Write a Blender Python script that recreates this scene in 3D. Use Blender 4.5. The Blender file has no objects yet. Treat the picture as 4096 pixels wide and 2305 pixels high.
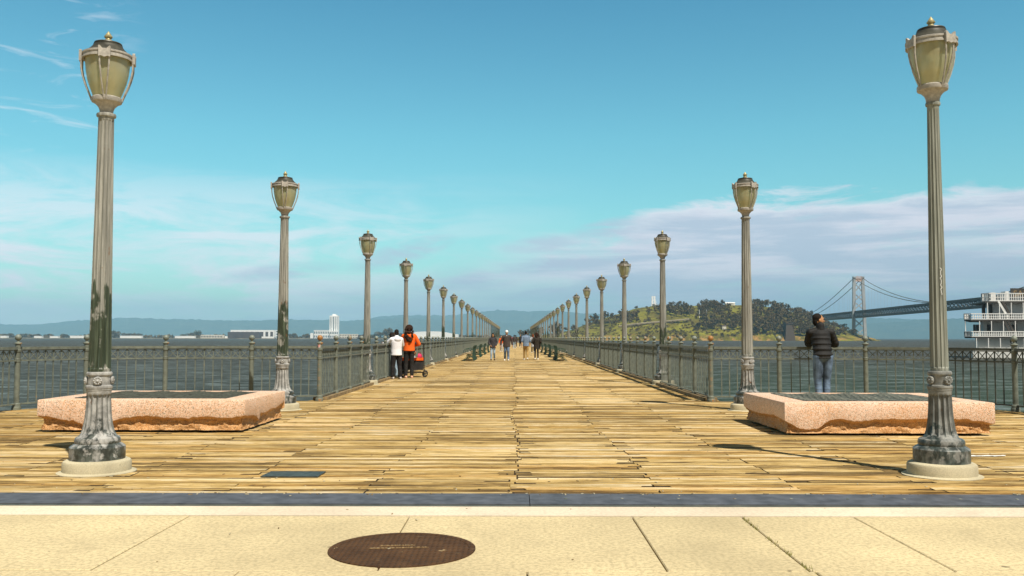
import bpy, bmesh, math, random
from mathutils import Vector, Matrix, noise as mnoise
R = math.radians
PI = math.pi
random.seed(7)
scene = bpy.context.scene
C = scene.collection

# ------------------------------------------------------------------ helpers
class MB:
    """collects faces, builds one mesh object"""
    def __init__(s):
        s.v = []; s.f = []; s.mi = []; s.tone = []; s.ridge = {}
    def add(s, vs, fs, mi=0):
        o = len(s.v)
        s.v += [tuple(p) for p in vs]
        for f in fs:
            s.f.append(tuple(i + o for i in f)); s.mi.append(mi)
    def box(s, c, d, rz=0, mi=0, top=1.0):
        x, y, z = d[0] / 2, d[1] / 2, d[2] / 2
        ca, sa = math.cos(rz), math.sin(rz)
        vs = []
        for (a, b, e) in ((-1,-1,-1),(1,-1,-1),(1,1,-1),(-1,1,-1),(-1,-1,1),(1,-1,1),(1,1,1),(-1,1,1)):
            k = top if e > 0 else 1
            px, py = a * x * k, b * y * k
            vs.append((c[0] + px * ca - py * sa, c[1] + px * sa + py * ca, c[2] + e * z))
        s.add(vs, [(0,3,2,1),(4,5,6,7),(0,1,5,4),(1,2,6,5),(2,3,7,6),(3,0,4,7)], mi)
    def box2(s, a, b, mi=0):
        s.box([(a[i] + b[i]) / 2 for i in range(3)], [abs(b[i] - a[i]) for i in range(3)], 0, mi)
    def beam(s, p, q, w, h=None, mi=0, up=(0, 0, 1)):
        p = Vector(p); q = Vector(q); h = h or w
        d = (q - p).normalized(); u = Vector(up)
        if abs(d.dot(u)) > .98: u = Vector((1, 0, 0))
        a = d.cross(u).normalized(); b = a.cross(d).normalized()
        vs = []
        for e in (p, q):
            for (i, j) in ((-1,-1),(1,-1),(1,1),(-1,1)):
                vs.append(e + a * (i * w / 2) + b * (j * h / 2))
        s.add(vs, [(3,2,1,0),(4,5,6,7),(0,1,5,4),(1,2,6,5),(2,3,7,6),(3,0,4,7)], mi)
    def lathe(s, prof, n=24, c=(0, 0, 0), nfl=0, mi=0, cap=True):
        rings = []
        for p in prof:
            r, z = p[0], p[1]; d = p[2] if len(p) > 2 else 0
            ring = []
            for i in range(n):
                a = 2 * PI * i / n
                rr = r
                if d and nfl:
                    t = abs(math.sin(nfl * a / 2))
                    rr = r - d * min(1, t * 1.35) ** .8
                    if t < .42: s.ridge[len(s.v) + len(rings) * n + i] = 1 - t / .42
                ring.append((c[0] + rr * math.cos(a), c[1] + rr * math.sin(a), c[2] + z))
            rings.append(ring)
        vs = [p for rg in rings for p in rg]; fs = []
        for k in range(len(rings) - 1):
            for i in range(n):
                j = (i + 1) % n
                fs.append((k * n + i, k * n + j, (k + 1) * n + j, (k + 1) * n + i))
        if cap:
            fs.append(tuple(range(n))[::-1]); m = (len(rings) - 1) * n
            fs.append(tuple(range(m, m + n)))
        s.add(vs, fs, mi)
    def tube(s, path, r, n=6, mi=0, closed=False):
        path = [Vector(p) for p in path]; m = len(path)
        rs = r if isinstance(r, (list, tuple)) else [r] * m
        vs = []; fs = []; prev = None
        for k in range(m):
            if closed: d = path[(k + 1) % m] - path[k - 1]
            else: d = path[min(k + 1, m - 1)] - path[max(k - 1, 0)]
            d.normalize()
            u = prev if prev is not None else (Vector((0, 0, 1)) if abs(d.z) < .9 else Vector((1, 0, 0)))
            a = (u - d * u.dot(d))
            if a.length < 1e-5: a = d.orthogonal()
            a.normalize(); prev = a; b = d.cross(a)
            for i in range(n):
                t = 2 * PI * i / n
                vs.append(path[k] + (a * math.cos(t) + b * math.sin(t)) * rs[k])
        K = m if closed else m - 1
        for k in range(K):
            for i in range(n):
                j = (i + 1) % n; k2 = (k + 1) % m
                fs.append((k * n + i, k * n + j, k2 * n + j, k2 * n + i))
        if not closed:
            fs.append(tuple(range(n))[::-1]); fs.append(tuple(range((m - 1) * n, m * n)))
        s.add(vs, fs, mi)
    def ell(s, c, r, nu=14, nv=9, mi=0, M=None):
        vs = [Vector((0, 0, -1))]; fs = []
        for k in range(1, nv):
            t = PI * k / nv - PI / 2
            for i in range(nu):
                a = 2 * PI * i / nu
                vs.append(Vector((math.cos(t) * math.cos(a), math.cos(t) * math.sin(a), math.sin(t))))
        vs.append(Vector((0, 0, 1)))
        for i in range(nu): fs.append((0, 1 + (i + 1) % nu, 1 + i))
        for k in range(nv - 2):
            for i in range(nu):
                j = (i + 1) % nu
                fs.append((1 + k * nu + i, 1 + k * nu + j, 1 + (k + 1) * nu + j, 1 + (k + 1) * nu + i))
        l = len(vs) - 1; b = 1 + (nv - 2) * nu
        for i in range(nu): fs.append((b + i, b + (i + 1) % nu, l))
        out = []
        for p in vs:
            q = Vector((p.x * r[0], p.y * r[1], p.z * r[2]))
            if M: q = M @ q
            out.append(q + Vector(c))
        s.add(out, fs, mi)
    def oval(s, c0, r0, c1, r1, n=20):
        """flat ended oval barrel between two levels"""
        vs = []
        for c, r in ((c0, r0), (c1, r1)):
            vs += [(c[0] + r[0] * math.cos(2 * PI * i / n), c[1] + r[1] * math.sin(2 * PI * i / n), c[2]) for i in range(n)]
        s.add(vs, [(i, (i + 1) % n, n + (i + 1) % n, n + i) for i in range(n)] + [tuple(range(n))[::-1], tuple(range(n, 2 * n))])
    def cone(s, p, q, r0, r1, n=12):
        """round-ended tapered limb"""
        p = Vector(p); q = Vector(q); d = q - p; L = d.length
        if L < 1e-5: s.ell(p, (r0,) * 3); return
        d.normalize(); a = d.orthogonal().normalized(); b = d.cross(a)
        rows = []
        for k in range(5):
            t = -PI / 2 + PI / 2 * k / 4
            rows.append((r0 * math.sin(t), r0 * math.cos(t)))
        for k in range(5):
            t = PI / 2 * k / 4
            rows.append((L + r1 * math.sin(t), r1 * math.cos(t)))
        vs = []; fs = []
        for (h, r) in rows:
            r = max(r, 1e-4)
            for i in range(n):
                t = 2 * PI * i / n
                vs.append(p + d * h + (a * math.cos(t) + b * math.sin(t)) * r)
        for k in range(len(rows) - 1):
            for i in range(n):
                j = (i + 1) % n
                fs.append((k * n + i, k * n + j, (k + 1) * n + j, (k + 1) * n + i))
        fs.append(tuple(range(n))[::-1]); m = (len(rows) - 1) * n
        fs.append(tuple(range(m, m + n)))
        s.add(vs, fs)
    def mesh(s, name, mats, smooth=30):
        me = bpy.data.meshes.new(name)
        me.from_pydata(s.v, [], s.f)
        for m in (mats if isinstance(mats, (list, tuple)) else [mats]): me.materials.append(m)
        if any(s.mi): me.polygons.foreach_set('material_index', s.mi)
        if s.ridge:
            at = me.attributes.new('ridge', 'FLOAT', 'POINT'); vals = [0.0] * len(s.v)
            for k_, v_ in s.ridge.items(): vals[k_] = v_
            at.data.foreach_set('value', vals)
        if s.tone:
            at = me.attributes.new('tone', 'FLOAT', 'FACE'); at.data.foreach_set('value', s.tone)
        if smooth:
            me.polygons.foreach_set('use_smooth', [True] * len(s.f))
            me.set_sharp_from_angle(angle=R(smooth))
        me.update()
        return me
    def build(s, name, mats, parent=None, loc=(0, 0, 0), smooth=30):
        o = bpy.data.objects.new(name, s.mesh(name, mats, smooth)); C.objects.link(o)
        o.location = loc; o.parent = parent
        return o

def tag(o, label=None, cat=None, group=None, kind=None):
    if label: o['label'] = label
    if cat: o['category'] = cat
    if group: o['group'] = group
    if kind: o['kind'] = kind
    return o
def thing(name, label, cat, loc=(0, 0, 0), rz=0, group=None):
    o = bpy.data.objects.new(name, None); C.objects.link(o)
    o.empty_display_size = .2
    o.location = loc; o.rotation_euler = (0, 0, rz)
    return tag(o, label, cat, group)
def struct(o): o['kind'] = 'structure'; return o
def copy_tree(o, loc=None, parent=None):
    kids = list(o.children)
    c = o.copy(); C.objects.link(c)
    if parent: c.parent = parent
    if loc is not None: c.location = loc
    for k in kids: copy_tree(k, None, c)
    return c
def remeshed(mb, name, mat, parent, voxel=.012, smooth=4, loc=(0, 0, 0)):
    """fuse overlapping shapes into one continuous skin"""
    me = mb.mesh(name + '_raw', mat, 0)
    t = bpy.data.objects.new('temporary', me); C.objects.link(t)
    m = t.modifiers.new('r', 'REMESH'); m.mode = 'VOXEL'; m.voxel_size = voxel
    if smooth:
        m2 = t.modifiers.new('s', 'SMOOTH'); m2.factor = .5; m2.iterations = smooth
    dg = bpy.context.evaluated_depsgraph_get(); dg.update()
    new = bpy.data.meshes.new_from_object(t.evaluated_get(dg))
    bpy.data.objects.remove(t); bpy.data.meshes.remove(me)
    new.name = name
    new.materials.clear(); new.materials.append(mat)
    new.polygons.foreach_set('use_smooth', [True] * len(new.polygons))
    o = bpy.data.objects.new(name, new); C.objects.link(o); o.parent = parent; o.location = loc
    return o
def lerp(a, b, t): return a + (b - a) * t
def plin(pts, x):
    if x <= pts[0][0]: return pts[0][1]
    for (a, b) in zip(pts, pts[1:]):
        if x <= b[0]: return lerp(a[1], b[1], (x - a[0]) / (b[0] - a[0]))
    return pts[-1][1]

# ------------------------------------------------------------------ materials
class NT:
    def __init__(s, name):
        s.m = bpy.data.materials.new(name); s.m.use_nodes = True
        s.t = s.m.node_tree; s.b = s.t.nodes['Principled BSDF']
        s.out = s.t.nodes['Material Output']
    def n(s, typ, **kw):
        nd = s.t.nodes.new(typ)
        for k, v in kw.items(): setattr(nd, k, v)
        return nd
    def link(s, a, b): s.t.links.new(a, b)
    def setv(s, sock, v):
        if isinstance(v, bpy.types.NodeSocket): s.link(v, sock)
        else: sock.default_value = v
    def coord(s, kind='Object', scale=(1, 1, 1), loc=(0, 0, 0)):
        c = s.n('ShaderNodeTexCoord'); m = s.n('ShaderNodeMapping')
        m.inputs['Scale'].default_value = scale; m.inputs['Location'].default_value = loc
        s.link(c.outputs[kind], m.inputs['Vector']); return m.outputs[0]
    def noise(s, vec, scale=1, detail=4, rough=.55, dist=0):
        n = s.n('ShaderNodeTexNoise'); s.link(vec, n.inputs['Vector'])
        n.inputs['Scale'].default_value = scale; n.inputs['Detail'].default_value = detail
        n.inputs['Roughness'].default_value = rough; n.inputs['Distortion'].default_value = dist
        return n.outputs['Fac']
    def vor(s, vec, scale=1, out='Color', feature='F1'):
        n = s.n('ShaderNodeTexVoronoi', feature=feature); s.link(vec, n.inputs['Vector'])
        n.inputs['Scale'].default_value = scale
        return n.outputs[out]
    def ramp(s, fac, stops, interp='LINEAR'):
        r = s.n('ShaderNodeValToRGB'); s.link(fac, r.inputs[0]); e = r.color_ramp
        e.interpolation = interp
        while len(e.elements) < len(stops): e.elements.new(.5)
        for el, (p, c) in zip(e.elements, stops):
            el.position = p
            el.color = (c, c, c, 1) if isinstance(c, (int, float)) else (*c, 1)
        return r.outputs[0]
    def mix(s, fac, a, b, mode='MIX'):
        n = s.n('ShaderNodeMix', data_type='RGBA', blend_type=mode)
        s.setv(n.inputs[0], fac)
        for sock, v in ((n.inputs[6], a), (n.inputs[7], b)):
            s.setv(sock, (*v, 1) if isinstance(v, tuple) and len(v) == 3 else v)
        return n.outputs[2]
    def math(s, op, a, b=0, c=None, clamp=False):
        n = s.n('ShaderNodeMath', operation=op); n.use_clamp = clamp
        s.setv(n.inputs[0], a); s.setv(n.inputs[1], b)
        if c is not None: s.setv(n.inputs[2], c)
        return n.outputs[0]
    def bump(s, h, strength=.3, dist=.01):
        n = s.n('ShaderNodeBump'); n.inputs['Strength'].default_value = strength
        n.inputs['Distance'].default_value = dist
        s.link(h, n.inputs['Height']); s.link(n.outputs[0], s.b.inputs['Normal'])
    def fin(s, col, rough=.6, metal=0, spec=.5):
        s.setv(s.b.inputs['Base Color'], (*col, 1) if isinstance(col, tuple) else col)
        s.setv(s.b.inputs['Roughness'], rough); s.setv(s.b.inputs['Metallic'], metal)
        s.setv(s.b.inputs['Specular IOR Level'], spec)
        return s.m

def m_simple(name, col, rough=.6, metal=0, var=.25, sc=20, bump=0, spec=.5):
    t = NT(name); v = t.coord(scale=(sc, sc, sc))
    n = t.noise(v, 1, 5)
    lo = tuple(c * (1 - var) for c in col); hi = tuple(min(1, c * (1 + var)) for c in col)
    if bump: t.bump(n, bump, .02)
    return t.fin(t.ramp(n, [(.3, lo), (.7, hi)]), rough, metal, spec)

def m_lamp(name, pale, dark, bias=0.0, blotch=False):
    """peeling paint: pale primer above, dark green paint below a ragged line set per lamp"""
    t = NT(name)
    co = t.n('ShaderNodeTexCoord'); sep = t.n('ShaderNodeSeparateXYZ'); t.link(co.outputs['Object'], sep.inputs[0])
    at = t.n('ShaderNodeAttribute', attribute_type='OBJECT', attribute_name='paint_line')
    oi = t.n('ShaderNodeObjectInfo')
    off = t.n('ShaderNodeVectorMath', operation='SCALE'); off.inputs[0].default_value = (31, 17, 23)
    t.link(oi.outputs['Random'], off.inputs['Scale'])
    add = t.n('ShaderNodeVectorMath', operation='ADD'); t.link(co.outputs['Object'], add.inputs[0]); t.link(off.outputs[0], add.inputs[1])
    def mp(sc):
        m = t.n('ShaderNodeMapping'); m.inputs['Scale'].default_value = sc; t.link(add.outputs[0], m.inputs[0]); return m.outputs[0]
    rag = t.noise(mp((11, 11, 9) if blotch else (16, 16, 3.0)), 1, 4, .6)
    patch = t.noise(mp((9, 9, 5)), 1, 5, .6)
    strk = t.noise(mp((13, 13, 10) if blotch else (34, 34, 1.6)), 1, 5, .65)
    fine = t.noise(mp((60, 60, 60)), 1, 3)
    # below the line?  (line + ragged offset - z)
    d = t.math('SUBTRACT', t.math('ADD', at.outputs['Fac'], t.math('MULTIPLY', t.math('SUBTRACT', rag, .5), 1.5)), sep.outputs['Z'])
    below = t.math('MULTIPLY', d, 9, clamp=True)
    peel = t.ramp(patch, [(.50, 0), (.64, 1)] if blotch else [(.545, 0), (.61, 1)])
    lower = t.math('MULTIPLY', below, t.math('SUBTRACT', 1, peel, clamp=True))
    stain = t.ramp(strk, [(.44 - bias, 1), (.60, 0)])
    top = t.mix(t.math('MULTIPLY', stain, .75), pale, tuple(p * .34 for p in pale))
    top = t.mix(t.math('MULTIPLY', fine, .35), top, tuple(p * .6 for p in pale))
    dk = t.mix(t.ramp(strk, [(.45, 0), (.62, 1)]), dark, tuple(min(1, p * 2.3 + .02) for p in dark))
    col = t.mix(lower, top, dk)
    # old dark paint still clings to the ridges between the flutes
    rg = t.n('ShaderNodeAttribute', attribute_type='GEOMETRY', attribute_name='ridge')
    col = t.mix(t.math('MULTIPLY', t.math('MULTIPLY', rg.outputs['Fac'], t.ramp(fine, [(.3, .5), (.55, 1)])), .85 if blotch else .4), col, tuple(p * 1.6 for p in dark))
    rust = t.ramp(patch, [(.30, 1), (.345, 0)])
    col = t.mix(t.math('MULTIPLY', rust, .7), col, (.16, .075, .03))
    t.bump(t.math('ADD', t.math('MULTIPLY', lower, .6), t.math('MULTIPLY', fine, .3)), .35, .004)
    return t.fin(col, t.math('SUBTRACT', .62, t.math('MULTIPLY', lower, .27)), 0)

M = {}
M['lamp'] = m_lamp('lamp_paint', (.385, .378, .338), (.030, .040, .023))
M['lamp_ped'] = m_lamp('lamp_pedestal_paint', (.44, .435, .42), (.030, .036, .032), .03, True)
M['lamp_grey'] = m_lamp('lamp_grey_paint', (.30, .312, .270), (.08, .095, .07), .05)
M['lamp_ped_grey'] = m_lamp('lamp_pedestal_grey_paint', (.28, .285, .27), (.026, .036, .034), .04, True)
M['cap'] = m_simple('lamp_cap_paint', (.050, .048, .036), .45, 0, .5, 14)
M['brass'] = m_simple('finial_metal', (.42, .36, .19), .45, .4, .4, 30)
M['ring'] = m_simple('ring_paint', (.36, .335, .30), .6, 0, .3, 25)
def m_globe():
    t = NT('globe_glass'); v = t.coord(scale=(5, 5, 3))
    n = t.noise(v, 1, 3)
    col = t.ramp(n, [(.3, (.58, .54, .34)), (.5, (.72, .67, .42)), (.7, (.68, .70, .54))])
    t.fin(col, .09, 0, .9)
    tr = t.n('ShaderNodeBsdfTranslucent'); t.link(t.mix(.0, col, (1, 1, 1)), tr.inputs[0])
    mx = t.n('ShaderNodeMixShader'); mx.inputs[0].default_value = .52
    t.link(t.b.outputs[0], mx.inputs[1]); t.link(tr.outputs[0], mx.inputs[2])
    tp = t.n('ShaderNodeBsdfTransparent'); tp.inputs[0].default_value = (.85, .85, .62, 1)
    m2 = t.n('ShaderNodeMixShader'); t.link(t.ramp(t.noise(t.coord(scale=(3, 3, 2)), 1, 2), [(.3, .08), (.7, .30)]), m2.inputs[0])
    t.link(mx.outputs[0], m2.inputs[1]); t.link(tp.outputs[0], m2.inputs[2]); t.link(m2.outputs[0], t.out.inputs[0])
    return t.m
M['globe'] = m_globe()
M['bulb'] = m_simple('bulb_glass', (.80, .74, .52), .3, 0, .05)
def m_concrete(name, base, sc=9, speck=.25, bump=.25):
    t = NT(name); v = t.coord()
    a = t.noise(v, sc * .25, 6, .6); b = t.noise(v, sc * 16, 3, .7); sp = t.noise(v, sc * 3.2, 2, .5)
    col = t.mix(t.ramp(a, [(.35, 0), (.68, 1)]), tuple(c * .74 for c in base), tuple(min(1, c * 1.1) for c in base))
    col = t.mix(t.math('MULTIPLY', t.ramp(b, [(.38, 1), (.56, 0)]), speck), col, tuple(c * .45 for c in base))
    col = t.mix(t.ramp(sp, [(.74, 0), (.76, .8)]), col, tuple(c * .28 for c in base))
    gum = t.vor(v, sc * .42, 'Distance'); col = t.mix(t.ramp(gum, [(.010, .75), (.018, 0)]), col, tuple(c * .2 for c in base))
    st = t.noise(v, sc * .6, 7, .72, .4)
    col = t.mix(t.ramp(st, [(.30, .35), (.44, 0), (.60, 0), (.74, .22)]), col, tuple(c * .55 for c in base))
    t.bump(b, bump, .004)
    return t.fin(col, .85, 0, .25)
M['plinth'] = m_concrete('lamp_plinth_concrete', (.56, .50, .35), 5, .3)
M['pave'] = m_concrete('pavement_concrete', (.66, .545, .325), 2.2, .55, .45)
M['band'] = m_concrete('kerb_concrete', (.77, .66, .51), 2.0, .3, .3)
M['joint'] = m_simple('joint_dirt', (.08, .065, .04), .9, 0, .5, 30)
M['steel'] = m_simple('cover_plate_steel', (.095, .100, .118), .6, .2, .38, 7, .15)
M['dark'] = m_simple('substructure_timber', (.022, .017, .011), .9, 0, .4, 6)

def m_wood():
    t = NT('deck_wood')
    at = t.n('ShaderNodeAttribute', attribute_type='GEOMETRY', attribute_name='tone')
    tone = at.outputs['Fac']
    co = t.n('ShaderNodeTexCoord')
    sh = t.n('ShaderNodeVectorMath', operation='SCALE'); sh.inputs[0].default_value = (57, 0, 13); t.link(tone, sh.inputs['Scale'])
    ad = t.n('ShaderNodeVectorMath', operation='ADD'); t.link(co.outputs['Object'], ad.inputs[0]); t.link(sh.outputs[0], ad.inputs[1])
    def mp(sc, src=ad.outputs[0]):
        m = t.n('ShaderNodeMapping'); m.inputs['Scale'].default_value = sc; t.link(src, m.inputs[0]); return m.outputs[0]
    a = t.noise(mp((1.6, 34, 1)), 1, 6, .66, .15)
    b = t.noise(mp((5, 150, 1)), 1, 4, .6)
    c = t.noise(mp((.35, .7, 1), co.outputs['Object']), 1, 5, .6)
    m = t.noise(mp((3.0, 21, 1)), 1, 5, .72, .3)
    k = t.noise(mp((2.4, 32, 1)), 1, 4, .6, .3)
    kn = t.noise(mp((6, 13, 1)), 1, 2, .5)
    f = t.math('ADD', t.math('MULTIPLY', a, .42), t.math('ADD', t.math('MULTIPLY', b, .12), t.math('ADD', t.math('MULTIPLY', t.math('SUBTRACT', tone, .12), .14), t.math('ADD', t.math('MULTIPLY', m, .38), t.math('MULTIPLY', t.math('SUBTRACT', c, .5), .34)))))
    col = t.ramp(f, [(.40, (.115, .070, .026)), (.46, (.29, .188, .066)), (.51, (.51, .345, .125)), (.56, (.64, .46, .195)), (.635, (.82, .68, .45))])
    # single boards have gone grey, others were replaced and are still reddish
    t2 = t.math('FRACT', t.math('MULTIPLY', tone, 7.31))
    col = t.mix(t.ramp(t2, [(.70, 0), (.74, .55)]), col, t.mix(1.0, col, (.74, .78, .92), 'MULTIPLY'))
    col = t.mix(t.ramp(t2, [(.0, .6), (.16, .6), (.20, 0)]), col, t.mix(1.0, col, (.92, .78, .60), 'MULTIPLY'))
    # the boards on the left are older, browner and damper
    sx_ = t.n('ShaderNodeSeparateXYZ'); t.link(co.outputs['Object'], sx_.inputs[0])
    old = t.math('ADD', t.math('MULTIPLY', sx_.outputs['X'], -.11), t.math('MULTIPLY', t.math('SUBTRACT', c, .55), 2.6), clamp=True)
    col = t.mix(t.math('MULTIPLY', old, .62), col, t.mix(1.0, col, (.62, .56, .44), 'MULTIPLY'))
    col = t.mix(t.ramp(k, [(.62, 0), (.68, .75)]), col, (.095, .060, .024))
    col = t.mix(t.ramp(kn, [(.70, 0), (.745, .85)]), col, (.10, .065, .03))
    t.bump(t.math('ADD', a, t.math('MULTIPLY', b, .6)), 1.0, .012)
    return t.fin(col, .85, 0, .15)
M['wood'] = m_wood()
M['kerb_wood'] = m_simple('kerb_timber', (.22, .155, .075), .85, 0, .55, 9, .3)
M['wood_edge'] = m_simple('shaded_plank_edge', (.085, .058, .030), .9, 0, .5, 8)  # dirty wood, darkened further to stand for shade inside slots and gaps

def m_granite(name, pink, white, dk, bump, dark_amt):
    t = NT(name); v = t.coord()
    sp = t.vor(v, 125, 'Color'); s2 = t.n('ShaderNodeSeparateColor'); t.link(sp, s2.inputs[0])
    a = t.noise(v, 1.6, 5, .6); fine = t.noise(v, 60, 3)
    col = t.mix(t.ramp(a, [(.35, 0), (.65, 1)]), pink, (pink[0] * .92, pink[1] * .80, pink[2] * .62))
    col = t.mix(t.ramp(s2.outputs[0], [(.5, 0), (.62, .7)]), col, white)
    col = t.mix(t.ramp(s2.outputs[1], [(.0, dark_amt), (.115, dark_amt), (.15, 0)]), col, dk)
    blot = t.vor(v, 1.0, 'Distance')
    big = t.noise(v, 14, 5, .6)
    t.bump(t.math('ADD', t.math('MULTIPLY', big, 1.0), t.math('MULTIPLY', fine, .25)), bump, .03)
    return t.fin(col, .7, 0, .3)
M['granite'] = m_granite('pink_granite', (.71, .46, .325), (.86, .72, .61), (.15, .12, .08), .08, .85)
M['granite_rough'] = m_granite('broken_granite', (.54, .29, .115), (.68, .44, .24), (.10, .06, .035), 1.0, .6)
M['grate'] = m_simple('grate_iron', (.060, .068, .055), .45, .3, .6, 20)
M['soil'] = m_simple('planter_soil', (.03, .025, .018), .95, 0, .5, 15)
def m_rail(name, base):
    t = NT(name); v = t.coord(); a = t.noise(v, 7, 5, .65); b = t.noise(v, 40, 3)
    at = t.n('ShaderNodeAttribute', attribute_type='OBJECT', attribute_name='rust')
    col = t.mix(t.ramp(a, [(.35, 0), (.68, 1)]), tuple(c * .7 for c in base), tuple(c * 1.35 for c in base))
    r = t.math('ADD', a, t.math('MULTIPLY', at.outputs['Fac'], .3))
    col = t.mix(t.ramp(r, [(.66, 0), (.72, .9)]), col, (.34, .15, .035))
    return t.fin(col, .5, 0, .5)
M['rail'] = m_rail('railing_paint', (.145, .160, .130))
M['rail_dark'] = m_rail('shaded_rail_and_plate_edge', (.085, .09, .07))  # darker copy: shade of turned panels put into colour; also the plate edge
M['ball'] = m_rail('ball_paint', (.19, .215, .185))
M['white'] = m_simple('white_paint', (.80, .80, .79), .5, 0, .04, 5)
M['cream'] = m_simple('cream_wall', (.78, .74, .64), .7, 0, .06, .05)
M['far_white'] = m_simple('far_white_wall', (.88, .89, .88), .6, 0, .03, .05)
M['far_brown'] = m_simple('far_brown_wall', (.075, .05, .04), .8, 0, .3, .05)
M['far_glass'] = m_simple('far_window', (.10, .15, .19), .3, 0, .2, .05)
M['red'] = m_simple('red_print', (.55, .06, .03), .6, 0, .1)
M['bench_green'] = m_simple('bench_green_paint', (.030, .066, .046), .75, 0, .35, 14, spec=.15)
M['bench_wood'] = m_simple('bench_seat_wood', (.36, .27, .15), .75, 0, .4, 22)
def m_manhole():
    t = NT('manhole_iron'); v = t.coord()
    wv = t.n('ShaderNodeTexWave', wave_type='BANDS', bands_direction='Y'); t.link(v, wv.inputs[0])
    wv.inputs['Scale'].default_value = 7; wv.inputs['Distortion'].default_value = .4
    w2 = t.n('ShaderNodeTexWave', wave_type='BANDS', bands_direction='X'); t.link(v, w2.inputs[0]); w2.inputs['Scale'].default_value = 9
    a = t.noise(v, 5, 5, .65)
    h = t.math('MULTIPLY', wv.outputs['Fac'], w2.outputs['Fac'])
    col = t.mix(t.ramp(a, [(.35, 0), (.65, 1)]), (.055, .025, .009), (.100, .048, .018))
    e = t.n('ShaderNodeMapping'); e.inputs['Scale'].default_value = (3, 22, 1); t.link(v, e.inputs[0])
    sc = t.noise(e.outputs[0], 1, 4, .6)
    col = t.mix(t.ramp(sc, [(.665, 0), (.71, .7)]), col, (.42, .31, .17))
    pt = t.noise(v, 5.5, 5, .7); col = t.mix(t.ramp(pt, [(.655, 0), (.675, .85)]), col, (.50, .38, .20))
    t.bump(h, .9, .012)
    return t.fin(col, .75, 0, .25)
M['manhole'] = m_manhole()
def m_water():
    t = NT('bay_water'); v = t.coord('Object')
    def mp(sc):
        m = t.n('ShaderNodeMapping'); m.inputs['Scale'].default_value = sc; t.link(v, m.inputs[0]); return m.outputs[0]
    a = t.noise(mp((.55, 1.0, 1)), 1, 5, .6, .3); b = t.noise(mp((2.4, 3.8, 1)), 1, 4, .6)
    big = t.noise(mp((.004, .012, 1)), 1, 4, .55)
    sep = t.n('ShaderNodeSeparateXYZ'); t.link(v, sep.inputs[0])
    # turbid green water lies off the right side of the pier, bluer off the left
    side = t.math('ADD', t.math('MULTIPLY', sep.outputs['X'], .035), t.math('MULTIPLY', t.math('SUBTRACT', big, .5), 2.0))
    side = t.math('ADD', side, .5, clamp=True)
    col = t.mix(side, (.052, .060, .052), (.040, .062, .040))
    far = t.math('MULTIPLY', t.math('SUBTRACT', sep.outputs['Y'], 60), .006, clamp=True)
    col = t.mix(far, col, (.050, .042, .030))
    w2 = t.noise(mp((.16, .42, 1)), 1, 6, .68, .4)
    crest = t.ramp(t.math('ADD', t.math('MULTIPLY', a, .45), t.math('MULTIPLY', w2, .55)), [(.50, 0), (.60, 1)])
    col = t.mix(t.ramp(w2, [(.36, .55), (.5, 0)]), col, (.016, .02, .017))
    col = t.mix(t.math('MULTIPLY', crest, .75), col, (.16, .20, .205))  # pale glints on the ripples, put into the base colour
    h = t.math('ADD', a, t.math('MULTIPLY', b, .35))
    t.bump(h, .9, .5)
    return t.fin(col, .5, 0, .035)
M['water'] = m_water()
def m_cloth(name, col, sc=30, bump=.4, var=.3):
    t = NT(name); v = t.coord(); n = t.noise(v, sc * .3, 4, .6); f = t.noise(v, sc * 4, 2)
    c = t.mix(t.ramp(n, [(.35, 0), (.65, 1)]), tuple(x * (1 - var) for x in col), tuple(min(1, x * (1 + var)) for x in col))
    t.bump(t.math('ADD', n, t.math('MULTIPLY', f, .2)), bump, .02)
    return t.fin(c, .85, 0, .25)
SK = {'tan': (.44, .22, .10), 'brown': (.20, .10, .05), 'light': (.55, .31, .19)}
for k, c in SK.items(): M['skin_' + k] = m_simple('skin_' + k, c, .5, 0, .12, 12)
M['hair_black'] = m_cloth('hair_black', (.013, .010, .008), 60, .5)
M['hair_brown'] = m_cloth('hair_brown', (.028, .012, .006), 60, .5)
M['hair_red'] = m_cloth('hair_red', (.15, .045, .015), 60, .5)
M['eye'] = m_simple('eye_dark', (.02, .015, .01), .3, 0, .1)
M['sole_white'] = m_simple('shoe_white', (.80, .78, .74), .6, 0, .05)

# ------------------------------------------------------------------ camera
cam = bpy.data.cameras.new('camera'); co = bpy.data.objects.new('camera', cam); C.objects.link(co)
cam.sensor_width = 36; cam.lens = 36 * 2270 / 2576; cam.clip_start = .1; cam.clip_end = 30000
co.location = (0, 0, 1.35)
p = math.atan(125.5 / 2270)
co.rotation_euler = (PI / 2 + p, 0, 8 / 2270)
co.rotation_euler.rotate_axis('Z', R(.08))
scene.camera = co

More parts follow.
